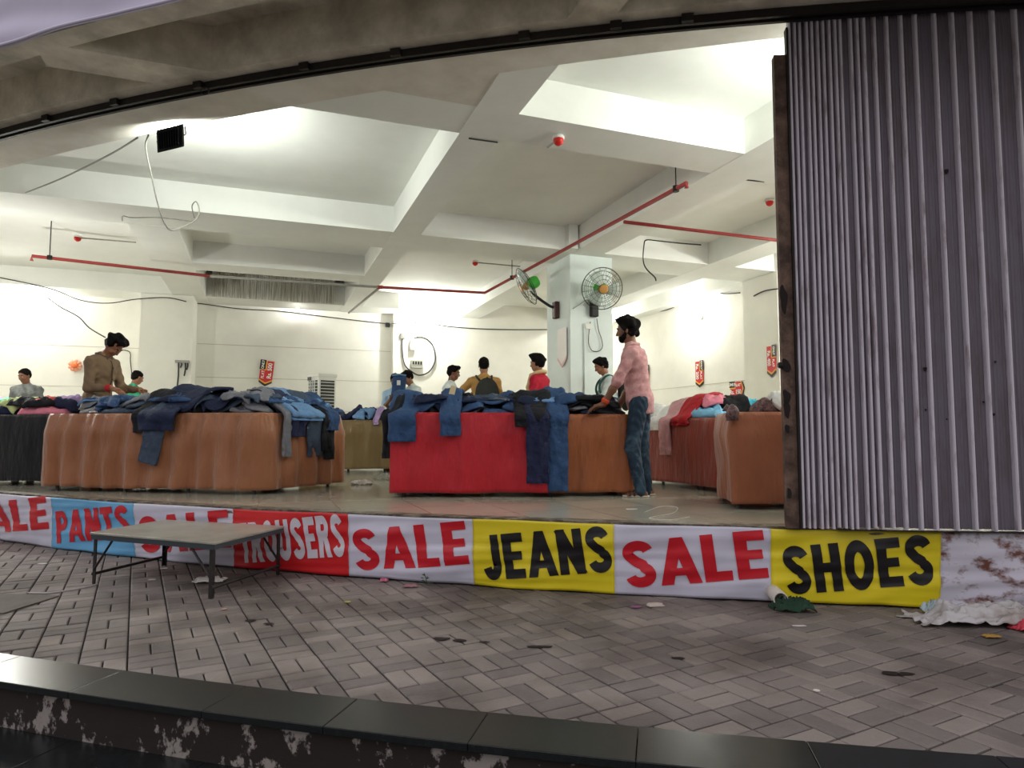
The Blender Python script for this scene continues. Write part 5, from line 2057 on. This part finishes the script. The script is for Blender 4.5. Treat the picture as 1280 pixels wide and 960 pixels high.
def hand_prims(w, d, n_, side_ax, s, curl=.5, spread=.10, tuck=0.9):
    """palm and five fingers; d towards the finger tips, n_ out of the palm, side_ax towards the thumb"""
    d, n_ = unit(d), unit(n_)
    a = unit(np.array(side_ax) - d * (np.array(side_ax) @ d) - n_ * (np.array(side_ax) @ n_))
    R = np.array([d, a, n_])
    P = [('c', w - d * .01 * s, w + d * .03 * s, .025 * s, .024 * s, .015), ('e', w + d * .05 * s, A(.047, .040, .017) * s, R, .012)]
    for i in range(4):
        b_ = w + (d * (.086, .092, .088, .078)[i] + a * (.030 - .0205 * i)) * s
        L_ = (.93, 1.03, .96, .76)[i]
        dd = unit(d + a * spread * (1.2 - .8 * i))
        pt = b_
        P.append(('c', w + (d * .05 + a * (.024 - .017 * i)) * s, b_, .010 * s, .0098 * s, .008))
        for j, sl in enumerate((.042, .027, .022)):
            dd = unit(dd * math.cos(curl * (.7, 1.1, .8)[j]) + n_ * math.sin(curl * (.7, 1.1, .8)[j]))
            q_ = pt + dd * sl * L_ * s
            P.append(('c', pt, q_, (.0095, .0088, .008)[j] * s, (.0088, .008, .007)[j] * s, .004))
            pt = q_
    t0 = w + (d * .022 + a * .030 + n_ * .004) * s
    t1 = t0 + unit(d * .75 + a * .75 + n_ * .35) * .042 * s
    t2 = t1 + unit(d * 1.0 + a * .25 + n_ * .45 * tuck) * .032 * s
    t3 = t2 + unit(d * 1.0 + a * .0 + n_ * .5 * tuck) * .025 * s
    P += [('c', w + (d * .02 + a * .012) * s, t0, .016 * s, .014 * s, .01), ('c', t0, t1, .0135 * s, .0112 * s, .006), ('c', t1, t2, .011 * s, .0098 * s, .004), ('c', t2, t3, .0098 * s, .0078 * s, .004)]
    return P


def person(label, loc, face, H, skin='a', lean=0.0, side_lean=0.0, hp=0.0, hy=0.0, hr=0.0, arms=None, legs=None, top=None, bottom=None, sleeves=.95, hair='short', res=.007, beard=False, build=1.0, name='person', hem=.06, collar=None, face_res=None, feet=None, twist=0.0, torso_cut=None):
    """local frame: x forward, y to the person's left, z up"""
    s = H / 1.72
    t = thing(name, label, 'person', loc, None, face)
    lt, ls = .245 * H, .245 * H
    ah = .045 * H
    legs = legs or {}
    LG = {}
    for sd in (1, -1):
        th_, sh_ = legs.get(sd, ((0, .03 * sd, -1), (0, .01 * sd, -1)))
        LG[sd] = (unit(th_), unit(sh_))
    hz = max(-(LG[sd][0][2] * lt + LG[sd][1][2] * ls) for sd in (1, -1)) + ah
    hip = A(0, 0, hz)
    sp = unit([math.sin(lean) * math.cos(side_lean), math.sin(side_lean), math.cos(lean)])
    fw = unit(A(1, 0, 0) - sp * sp[0])
    fw = rotm(sp, twist) @ fw
    lf = np.cross(sp, fw)
    NB = hip + sp * .295 * H
    R = np.array([fw, lf, sp])
    P = []
    b = build
    torso = [
        ('e', hip + sp * .01 * H, A(.105, .155 * b, .105) * s, R), ('e', hip + sp * .105 * H, A(.100, .132 * b, .16) * s, R),
        ('e', hip + sp * .205 * H, A(.112, .158 * b, .150) * s, R), ('e', hip + sp * .245 * H - fw * .012 * s, A(.095, .165 * b, .085) * s, R),
    ]
    P += torso
    sh = {sd: NB - sp * .042 * H + lf * sd * .100 * H * b - fw * .005 for sd in (1, -1)}
    ca = []
    for sd in (1, -1):
        ca.append(('c', NB - sp * .012 * H, sh[sd], .052 * s, .050 * s, .04))
    P += ca
    arms = arms or {}
    AR = {}
    for sd in (1, -1):
        d1, d2, dh, nh, cu = arms.get(sd, ((.05, .12 * sd, -1), (.15, .02 * sd, -1), (.1, 0, -1), (0, -sd, 0), .4))
        e = sh[sd] + unit(d1) * .172 * H
        w = e + unit(d2) * .148 * H
        AR[sd] = (sh[sd], e, w)
        P += [('c', sh[sd], e, .046 * s, .038 * s), ('c', e, e + (w - e) * .35, .038 * s, .038 * s), ('c', e + (w - e) * .35, w, .037 * s, .025 * s)]
        d_, n_ = unit(dh), unit(nh)
        thumb = np.cross(n_, d_) * -sd if False else np.cross(d_, n_) * (-sd)
        if abs(np.linalg.norm(thumb)) < .2:
            thumb = A(1, 0, 0)
        P += hand_prims(w, d_, n_, thumb, s, cu)
    LEG = {}
    for sd in (1, -1):
        h0 = hip + lf * sd * .055 * H - sp * .02 * H
        kn = h0 + LG[sd][0] * lt
        an = kn + LG[sd][1] * ls
        LEG[sd] = (h0, kn, an)
        P += [('c', h0, kn, .072 * s, .047 * s), ('c', kn, kn + (an - kn) * .35 - A(.006, 0, 0) * s, .046 * s, .046 * s), ('c', kn + (an - kn) * .35 - A(.006, 0, 0) * s, an, .045 * s, .032 * s)]
        fo = feet.get(sd, 0) if feet else .15 * sd
        fd = A(math.cos(fo), math.sin(fo), 0)
        P += [('c', an - A(0, 0, .03) * s - fd * .03 * s, an - A(0, 0, .046) * s + fd * .08 * s, .032 * s, .028 * s, .02), ('c', A(an[0], an[1], .026 * s) - fd * .035 * s, A(an[0], an[1], .022 * s) + fd * .11 * s, .026 * s, .022 * s, .02)]
        for i in range(5):
            off = np.cross(A(0, 0, 1), fd) * (.030 - .015 * i) * sd * -1
            P.append(('c', A(an[0], an[1], .018 * s) + fd * .11 * s + off * s, A(an[0], an[1], .014 * s) + fd * (.158 - .008 * i) * s + off * 1.1 * s, .011 * s, .0095 * s, .006))
        LEG[sd] += (fd,)
    # head
    nd = unit(sp + fw * .18 + fw * math.sin(hp) * .35)
    yaw = rotm(sp, hy)
    fh, lh = yaw @ fw, yaw @ lf
    pm = rotm(lh, hp)
    fh, uh = pm @ fh, pm @ sp
    rm = rotm(fh, hr)
    lh, uh = rm @ lh, rm @ uh
    HC = NB + nd * .043 * H + uh * .064 * H + fh * .012 * s
    RH = np.array([fh, lh, uh])

    def hpnt(f_, l_, u_):
        return HC + (fh * f_ + lh * l_ + uh * u_) * s
    head = [
        ('e', hpnt(-.012, 0, .028), A(.094, .073, .086) * s, RH, .02), ('e', hpnt(.026, 0, -.042), A(.060, .055, .074) * s, RH, .03),
        ('e', hpnt(.052, 0, -.092), A(.024, .026, .020) * s, RH, .02), ('c', hpnt(.0, .045, -.07), hpnt(.045, .02, -.098), .016 * s, .014 * s, .02), ('c', hpnt(.0, -.045, -.07), hpnt(.045, -.02, -.098), .016 * s, .014 * s, .02),
        ('c', hpnt(.076, -.028, .014), hpnt(.076, .028, .014), .011 * s, .011 * s, .012), ('c', hpnt(.082, 0, .006), hpnt(.102, 0, -.036), .008 * s, .012 * s, .008),
        ('c', hpnt(.086, -.011, -.039), hpnt(.086, .011, -.039), .009 * s, .009 * s, .006), ('c', hpnt(.070, -.034, -.03), hpnt(.060, -.042, -.045), .014 * s, .014 * s, .02), ('c', hpnt(.070, .034, -.03), hpnt(.060, .042, -.045), .014 * s, .014 * s, .02),
        ('x', hpnt(.096, .031, -.004), A(.016, .018, .011) * s, RH), ('x', hpnt(.096, -.031, -.004), A(.016, .018, .011) * s, RH),
        ('c', hpnt(.078, -.018, -.064), hpnt(.078, .018, -.064), .0075 * s, .0075 * s, .006), ('c', hpnt(.076, -.015, -.074), hpnt(.076, .015, -.074), .0075 * s, .0075 * s, .006),
        ('e', hpnt(-.008, .074, -.014), A(.017, .008, .030) * s, RH, .008), ('e', hpnt(-.008, -.074, -.014), A(.017, .008, .030) * s, RH, .008),
        ('c', NB - sp * .03 * s - nd * .01, hpnt(-.022, 0, -.045), .056 * s, .050 * s, .03),
    ]
    P += head
    surf('body', P, res, SKIN[skin], t, .022)
    for sd in (1, -1):
        MB().lathe(hpnt(.074, .031 * sd, -.004), Vector(fh), [(0, .004 * s), (.004 * s, .0095 * s), (.009 * s, .0095 * s), (.013 * s, .004 * s)], 10).build('eye', M_eye, t, True, origin='local')
        MB().lathe(hpnt(.0862, .031 * sd, -.004), Vector(fh), [(0, .0045 * s), (.0015 * s, .004 * s)], 10).build('pupil', M_hair, t, True, origin='local')
        MB().tube([hpnt(.086, .014 * sd, .017), hpnt(.088, .03 * sd, .023), hpnt(.078, .046 * sd, .016)], [.004 * s, .005 * s, .003 * s], 6).build('eyebrow', M_hair, t, True, origin='local')
    # hair
    hv = {'short': (.006, 55), 'curly': (.013, 42), 'crop': (.003, 70)}[hair]
    amp, fr = hv
    vol = {'short': 1.0, 'curly': 1.08, 'crop': .94}[hair]

    def rip(X, Y, Z):
        return amp * (np.sin(X * fr + 1.3 * np.sin(Z * fr * .7)) * np.sin(Y * fr + .8) + .7 * np.sin(Z * fr * 1.2 + X * 9) * np.sin((X + Y) * fr * .9))
    HP = [('e', hpnt(-.018, 0, .040), A(.104, .084, .086) * s * vol, RH, .02), ('e', hpnt(-.048, 0, -.004), A(.066, .076, .080) * s * vol, RH, .03)]
    if hair == 'curly':
        HP += [('e', hpnt(.03, 0, .10), A(.075, .075, .045) * s, RH, .03), ('e', hpnt(.085, .0, .085), A(.035, .06, .032) * s, RH, .03)]
    elif hair == 'short':
        HP += [('e', hpnt(.045, .01, .088), A(.055, .062, .036) * s, RH, .03)]
    cut = [(hpnt(.050, 0, .030), unit(fh * 1.0 - uh * .62)), (hpnt(0, 0, -.075), -uh), (hpnt(.012, 0, -.02), unit(fh * 1.0 - uh * .9))]
    surf('hair', HP, min(res, .006), M_hair, t, .02, cut, rip)
    if beard:
        BP = [('e', hpnt(.030, 0, -.066), A(.060, .058, .056) * s, RH, .02), ('c', hpnt(.0, .064, -.02), hpnt(.02, .055, -.07), .012 * s, .018 * s, .02), ('c', hpnt(.0, -.064, -.02), hpnt(.02, -.055, -.07), .012 * s, .018 * s, .02), ('e', hpnt(.056, 0, -.095), A(.028, .030, .022) * s, RH, .02)]
        surf('beard', BP, .005, M_hair, t, .02, [(hpnt(.07, 0, -.052), unit(fh * .6 + uh))], lambda X, Y, Z: .002 * np.sin(X * 160) * np.sin(Y * 150) * np.sin(Z * 170))
    # clothes
    if top:
        g = .016 * s
        TP = [('e', c_, r_ + g * A(1.1, 1.0, .7), R_) for (_, c_, r_, R_) in torso]
        TP += [('c', NB - sp * .012 * H, sh[sd], .050 * s, .056 * s, .05) for sd in (1, -1)]
        for sd in (1, -1):
            s0, e, w = AR[sd]
            TP.append(('c', s0, e if sleeves > .55 else s0 + (e - s0) * (sleeves / .55), .057 * s, .052 * s))
            if sleeves > .55:
                q_ = e + (w - e) * min(1, (sleeves - .55) / .45)
                TP.append(('c', e, q_, .052 * s, .040 * s))
        TP += [('c', NB - sp * .03 * H, NB + sp * .010 * H, .068 * s, .058 * s, .04)]
        hb = hip - sp * hem * H
        TP += [('e', hip - sp * .01 * H, A(.128, .172 * b, .14 + hem) * s, R), ('c', hip + sp * .1 * H, hip + sp * .18 * H, .1 * s, .1 * s)]

        def fold(X, Y, Z):
            return .0045 * (np.sin(Z * 62 + 3 * np.sin(Y * 17) + 5 * np.sin(X * 11)) * np.sin(Y * 23 + Z * 9 + X * 31) + .8 * np.sin((X + Z) * 47 + 2 * np.sin(Y * 30)) * np.sin(Y * 13 - Z * 21))
        ccut = [(hb, -sp)]
        surf('shirt', TP, res, top, t, .03, ccut, fold)
        if collar is not None:
            n0 = NB + sp * .012 * H
            ring = [n0 + (fw * math.cos(a) * .074 + lf * math.sin(a) * .080 - sp * (.030 * max(0, math.cos(a)) - .004)) * s for a in [2 * PI * i / 22 for i in range(22)]]
            CP = [('c', ring[i], ring[(i + 1) % 22], .013 * s, .013 * s, .008) for i in range(22)]
            CP += [('c', ring[1], ring[1] + (fw * .012 + lf * .030 - sp * .045) * s, .013 * s, .006 * s, .01), ('c', ring[-1], ring[-1] + (fw * .012 - lf * .030 - sp * .045) * s, .013 * s, .006 * s, .01)]
            surf('collar', CP, min(res, .006), collar, t, .01)
    if bottom:
        BPm = [('e', hip + sp * .0, A(.114, .164 * b, .105) * s, R)]
        for sd in (1, -1):
            h0, kn, an, fd = LEG[sd]
            BPm += [('c', h0, kn, .092 * s, .070 * s), ('c', kn, an - A(0, 0, .004), .070 * s, .052 * s)]

        def fold2(X, Y, Z):
            return .004 * np.sin(Z * 70 + 4 * np.sin(Y * 21 + X * 16)) * np.sin(X * 26 + Y * 33 + Z * 7)
        surf('trousers', BPm, res, bottom, t, .03, [(hip + sp * .062 * H, sp)], fold2)
    return t, dict(sh=sh, AR=AR, LEG=LEG, hip=hip, NB=NB, sp=sp, fw=fw, lf=lf, HC=HC, fh=fh, lh=lh, uh=uh, s=s, hp=hpnt, R=R)


def at(px_, Y):
    return ((px_ - 640) / F * Y, Y, 0)


def faceto(dx, dy):
    return math.atan2(dy, dx)


M_jean = mat('worn_jeans', (30, 48, 66), .85, col2=(74, 100, 116), vs=9, thr=(.5, .75))
M_darkt = mat('dark_trousers', (40, 40, 46), .85, var=.2)
M_pinks = mat('pink_check_shirt', (206, 158, 156), .8, col2=(182, 128, 130), vs=16, thr=(.4, .6))
M_pinkc = mat('pink_collar', (208, 164, 162), .8)
M_browns = mat('brown_shirt', (124, 102, 78), .8, var=.12, vs=9)
M_brownc = mat('brown_collar', (92, 74, 56), .8)
M_greyt = mat('grey_tee', (130, 134, 132), .85, col2=(92, 94, 92), vs=3, thr=(.45, .55))
M_greent = mat('green_tee', (50, 150, 112), .85, var=.1)
M_whitet = mat('white_shirt', (226, 234, 230), .8, var=.05)
M_mustard = mat('mustard_shirt', (176, 134, 76), .85, var=.12)
M_redt = mat('crimson_top', (172, 22, 48), .85, var=.12)
M_paleg = mat('pale_grey_tee', (196, 208, 204), .85, var=.06)
M_bluesh = mat('pale_blue_shirt', (168, 200, 226), .85, var=.08)

# the young man in the pink shirt, leaning his hands on the right end of the middle table
px9 = at(798, 6.42)
p9, d9 = person('young man in pink shirt leaning on the right end of the middle table', (1.215, 6.42, 0), faceto(-.95, .30), 1.70, 'b', lean=.14, hp=-.03, hy=-.02,
                arms={1: ((.42, .16, -.88), (.50, .0, -.80), (.9, .15, -.25), (.0, -.1, -1), .45), -1: ((.20, -.10, -.98), (.52, -.02, -.86), (.75, .0, -.62), (-.2, .3, -1), .5)},
                legs={1: ((.16, .05, -1), (-.18, .0, -1)), -1: ((.02, -.02, -1), (-.12, 0, -1))}, top=M_pinks, bottom=M_jean, sleeves=.64, hair='curly', beard=True, res=.006, hem=.085, collar=M_pinkc, feet={1: .25, -1: -.05}, build=.92)
s9 = d9['s']
for sd in (1, -1):
    h0, kn, an, fd = d9['LEG'][sd]
    base = A(an[0], an[1], 0)
    sole = [('c', base + A(0, 0, .012) - fd * .045, base + A(0, 0, .012) + fd * .05, .034, .036, .02), ('c', base + A(0, 0, .012) + fd * .05, base + A(0, 0, .012) + fd * .135, .038, .036, .02)]
    surf('sandal_sole', sole, .005, mat('sandal_sole_pale', (196, 190, 176), .6), p9, .02, [(A(0, 0, .016), A(0, 0, 1)), (A(0, 0, .001), A(0, 0, -1))])
    up = A(0, 0, 1)
    sdv = np.cross(up, fd)
    for f0, h_ in ((.105, .048), (.065, .062), (.0, .088)):
        c_ = base + fd * f0
        MB().tube([c_ + sdv * .046 + up * .012, c_ + sdv * .036 + up * h_ * .75, c_ + up * h_, c_ - sdv * .036 + up * h_ * .75, c_ - sdv * .046 + up * .012], .0095, 8).build('sandal_strap', mat('sandal_leather', (58, 38, 30), .5), p9, True, origin='local')
# red thread bracelet on the left wrist
s0, e, w = d9['AR'][1]
dr = unit(w - e)
MB().lathe(w - dr * .055, Vector(dr), [(0, .036), (.01, .039), (.03, .038), (.045, .035)], 16).build('thread_bracelet', mat('thread_orange', (196, 74, 40), .8), p9, True, origin='local')

# the man in the brown shirt sorting trousers behind the long brown table
p2_, d2_ = person('man in brown shirt looking down and sorting trousers behind the long brown table', at(121, 7.83), faceto(.985, -.17), 1.78, 'a', lean=.12, hp=.78, hy=.0,
                  arms={1: ((.30, .10, -.95), (.98, -.05, -.05), (.9, -.3, -.35), (.1, -.4, -1), .5), -1: ((.10, -.14, -.98), (.94, .10, -.02), (.9, .2, -.35), (0, .4, -1), .55)},
                  top=M_browns, bottom=mat('khaki_trousers', (140, 122, 92), .85, var=.1), sleeves=.86, hair='curly', res=.006, hem=.10, collar=M_brownc)
s0, e, w = d2_['AR'][-1]
dr = unit(w - e)
MB().lathe(w - dr * .055, Vector(dr), [(0, .038), (.01, .041), (.035, .040), (.05, .037)], 16).build('thread_bracelet', mat('thread_red', (196, 40, 44), .8), p2_, True, origin='local')
pl_ = MB()
n0, hp0 = d2_['NB'], d2_['hip']
pr_ = [n0 - d2_['sp'] * .04 + d2_['fw'] * .105, n0 - d2_['sp'] * .12 + d2_['fw'] * .140, n0 - d2_['sp'] * .25 + d2_['fw'] * .150, n0 - d2_['sp'] * .40 + d2_['fw'] * .135]
pl_.tube(pr_, .008, 6)
pl_.build('button_placket', M_brownc, p2_, True, origin='local')
for k_ in (1, 2, 3):
    q_ = pr_[k_] + d2_['fw'] * .009
    MB().lathe(q_, Vector(d2_['fw']), [(0, .007), (.003, .006)], 10).build('button', M_black, p2_, True, origin='local')

# the others, further back
person('man in a two tone grey tee at the far left behind the black table', at(33, 11.0), faceto(.22, -.97), 1.63, 'b', lean=.05, hp=.30, hy=-.35, top=M_greyt, bottom=M_darkt, sleeves=.5, hair='crop', res=.008, build=1.1)
person('man in green tee seen from behind, beyond the man in brown', at(161, 11.5), faceto(.55, .83), 1.66, 'a', lean=.12, hp=.2, top=M_greent, bottom=M_darkt, sleeves=.5, hair='crop', res=.008)
person('youth in white shirt looking down to the left, below the cable hoop', at(517, 11.75), faceto(-.75, -.66), 1.68, 'a', lean=.08, hp=.50, top=M_whitet, bottom=M_darkt, sleeves=.5, hair='short', res=.008,
       arms={1: ((.4, .1, -.9), (.9, -.2, -.1), (.9, -.2, -.1), (0, -.5, -1), .5), -1: ((.4, -.1, -.9), (.9, .2, -.1), (.9, .2, -.1), (0, .5, -1), .5)})
ph_, dh_ = person('person in pale blue shirt whose face is hidden behind a folded pair of jeans', at(494, 11.65), faceto(.05, -1), 1.60, 'b', lean=.05, hp=.3, top=M_bluesh, bottom=M_darkt, sleeves=.5, hair='short', res=.007,
                  arms={1: ((.45, .05, -.88), (.75, -.45, .42), (.25, -.5, .8), (.35, -.8, -.2), .8), -1: ((.45, -.05, -.88), (.75, .45, .42), (.25, .5, .8), (.35, .8, -.2), .8)})
# the folded jeans held up in front
c = at(497, 11.30)
jv = MB()
V_, F_2 = [], []
for sgn in (0, 1):
    for i in range(13):
        for j in range(13):
            a, b_ = i / 12, j / 12
            ed = (1 - abs(2 * a - 1) ** 6) * (1 - abs(2 * b_ - 1) ** 6)
            V_.append((c[0] - .115 + .23 * a + .03 * b_, c[1] + (-1 if sgn else 1) * (.028 * max(0, ed) ** .5 + .006 * nz(a * 5, b_ * 5, sgn)), 1.19 + .36 * b_ - .03 * abs(2 * a - 1) ** 2 * b_))
    o_ = sgn * 169
    F_2 += [(o_ + i * 13 + j, o_ + (i + 1) * 13 + j, o_ + (i + 1) * 13 + j + 1, o_ + i * 13 + j + 1) for i in range(12) for j in range(12)]
bd = [i * 13 for i in range(13)] + [12 * 13 + j for j in range(1, 13)] + [i * 13 + 12 for i in range(11, -1, -1)] + [j for j in range(11, 0, -1)]
F_2 += [(bd[i], bd[(i + 1) % len(bd)], bd[(i + 1) % len(bd)] + 169, bd[i] + 169) for i in range(len(bd))]
jt = thing('jeans', 'folded faded jeans held up in front of a face, left of the youth in white', 'jeans', (c[0], c[1], 1.19))
jv.add(V_, F_2).build('folded_denim', GM['denim'], jt, True)
MB().box((c[0] + .02, c[1] - .045, 1.42), (.06, .006, .08)).build('patch', GM['white'], jt)
MB().tube([(c[0] - .09, c[1] - .02, 1.545), (c[0] + .02, c[1] - .04, 1.56), (c[0] + .14, c[1] - .02, 1.545)], .014, 8).build('waistband', GM['light'], jt, True)
person('man in white shirt facing right with one arm reaching out, left of the backpack', at(561, 10.8), faceto(.97, -.1), 1.66, 'b', lean=.06, hp=.12, top=M_whitet, bottom=M_darkt, sleeves=.5, hair='short', res=.007,
       arms={-1: ((.5, -.2, -.85), (.86, .1, .30), (.8, .1, .55), (-.2, .8, -.2), .5), 1: ((.35, .2, -.9), (.8, .2, .25), (.8, 0, .4), (0, -.8, -.3), .5)})
p6_, d6_ = person('man in mustard shirt seen from behind wearing a dark backpack', at(605, 9.8), faceto(-.12, 1), 1.69, 'a', lean=.06, hp=.05, top=M_mustard, bottom=M_darkt, sleeves=.5, hair='crop', res=.007, build=1.12,
                  arms={1: ((.3, .62, -.62), (.62, .55, -.02), (.8, .4, .1), (0, -.6, -.5), .5), -1: ((.2, -.25, -.95), (.8, .1, -.3), (.8, .1, -.2), (0, .5, -1), .5)})


def backpack(parent_loc, face, d, label, m, mstrap, w=.30, shift=0.0):
    """a bag hung on a back; built in the wearer's frame, then placed in the world"""
    t = thing('backpack', label, 'backpack', parent_loc, None, face)
    sp, fw, lf, NB = d['sp'], d['fw'], d['lf'], d['NB']
    c = NB - sp * .27 - fw * .215 + lf * shift
    R = d['R']
    surf('bag', [('e', c, A(.085, w / 2, .23), R), ('e', c - sp * .06 - fw * .01, A(.09, w / 2 * 1.02, .17), R), ('e', c - sp * .08 - fw * .07, A(.05, w / 2 * .8, .11), R)], .008, m, t, .03)
    for sd in (1, -1):
        pts = [NB - sp * .10 - fw * .155 + lf * (sd * .075 + shift), NB - sp * .022 - fw * .08 + lf * sd * .105, NB + sp * .012 + fw * .01 + lf * sd * .115, NB - sp * .06 + fw * .115 + lf * sd * .115, NB - sp * .18 + fw * .15 + lf * sd * .135, NB - sp * .29 + fw * .08 + lf * sd * .178, NB - sp * .36 - fw * .10 + lf * sd * .15]
        pts = [Vector(x) for x in pts]
        MB().tube(crom(pts, 4), .016, 8).build('strap', mstrap, t, True, origin='local')
    MB().tube([Vector(NB - sp * .07 - fw * .2 + lf * (.03 + shift)), Vector(NB - sp * .03 - fw * .22 + lf * shift), Vector(NB - sp * .07 - fw * .2 - lf * (.03 - shift))], .008, 6).build('handle', mstrap, t, True, origin='local')
    return t


M_bag = mat('bag_dark', (40, 42, 38), .8, var=.2, vs=12)
backpack(at(605, 9.8), faceto(-.12, 1), d6_, 'dark backpack on the back of the man in mustard', M_bag, M_bag, .34, -.03)
p7_, d7_ = person('person in crimson top with a beige scarf facing left in front of the column', at(675, 9.45), faceto(-.86, .5), 1.68, 'a', lean=.02, hp=.06, hy=.05, top=M_redt, bottom=M_darkt, sleeves=.6, hair='curly', res=.007)
NB, sp, fw, lf = d7_['NB'], d7_['sp'], d7_['fw'], d7_['lf']
sc_ = [NB + sp * .028 + (fw * math.cos(a) * .085 + lf * math.sin(a) * .09) - sp * .02 * math.cos(a) for a in [2 * PI * i / 20 for i in range(20)]]
SP_ = [('c', sc_[i], sc_[(i + 1) % 20], .026, .026, .01) for i in range(20)]
for sd in (1, -1):
    q0 = NB + fw * .10 + lf * .05 * sd
    SP_ += [('c', q0, q0 - sp * .16 + fw * .045 + lf * .01 * sd, .034, .034, .02), ('c', q0 - sp * .16 + fw * .045, q0 - sp * .40 + fw * .045, .034, .036, .02)]
surf('scarf', SP_, .007, mat('beige_scarf', (206, 178, 132), .85, var=.1, vs=20), p7_, .02, ripple=lambda X, Y, Z: .003 * np.sin(X * 60) * np.sin(Z * 40 + Y * 50))
p8_, d8_ = person('man in pale grey tee looking down behind the man in pink', at(764, 9.5), faceto(-.9, -.05), 1.66, 'a', lean=.12, hp=.30, top=M_paleg, bottom=M_darkt, sleeves=.5, hair='short', res=.007,
                  arms={1: ((.4, .1, -.9), (.8, -.1, -.4), (.8, -.1, -.4), (0, -.3, -1), .5), -1: ((.4, -.1, -.9), (.8, .1, -.4), (.8, .1, -.4), (0, .3, -1), .5)})
backpack(at(764, 9.5), faceto(-.9, -.05), d8_, 'dark bag with green straps on the back of the man in pale grey', M_bag, mat('teal_strap', (52, 96, 88), .8), .28)
for o in bpy.data.objects:
    if '_o' in o:
        del o['_o']
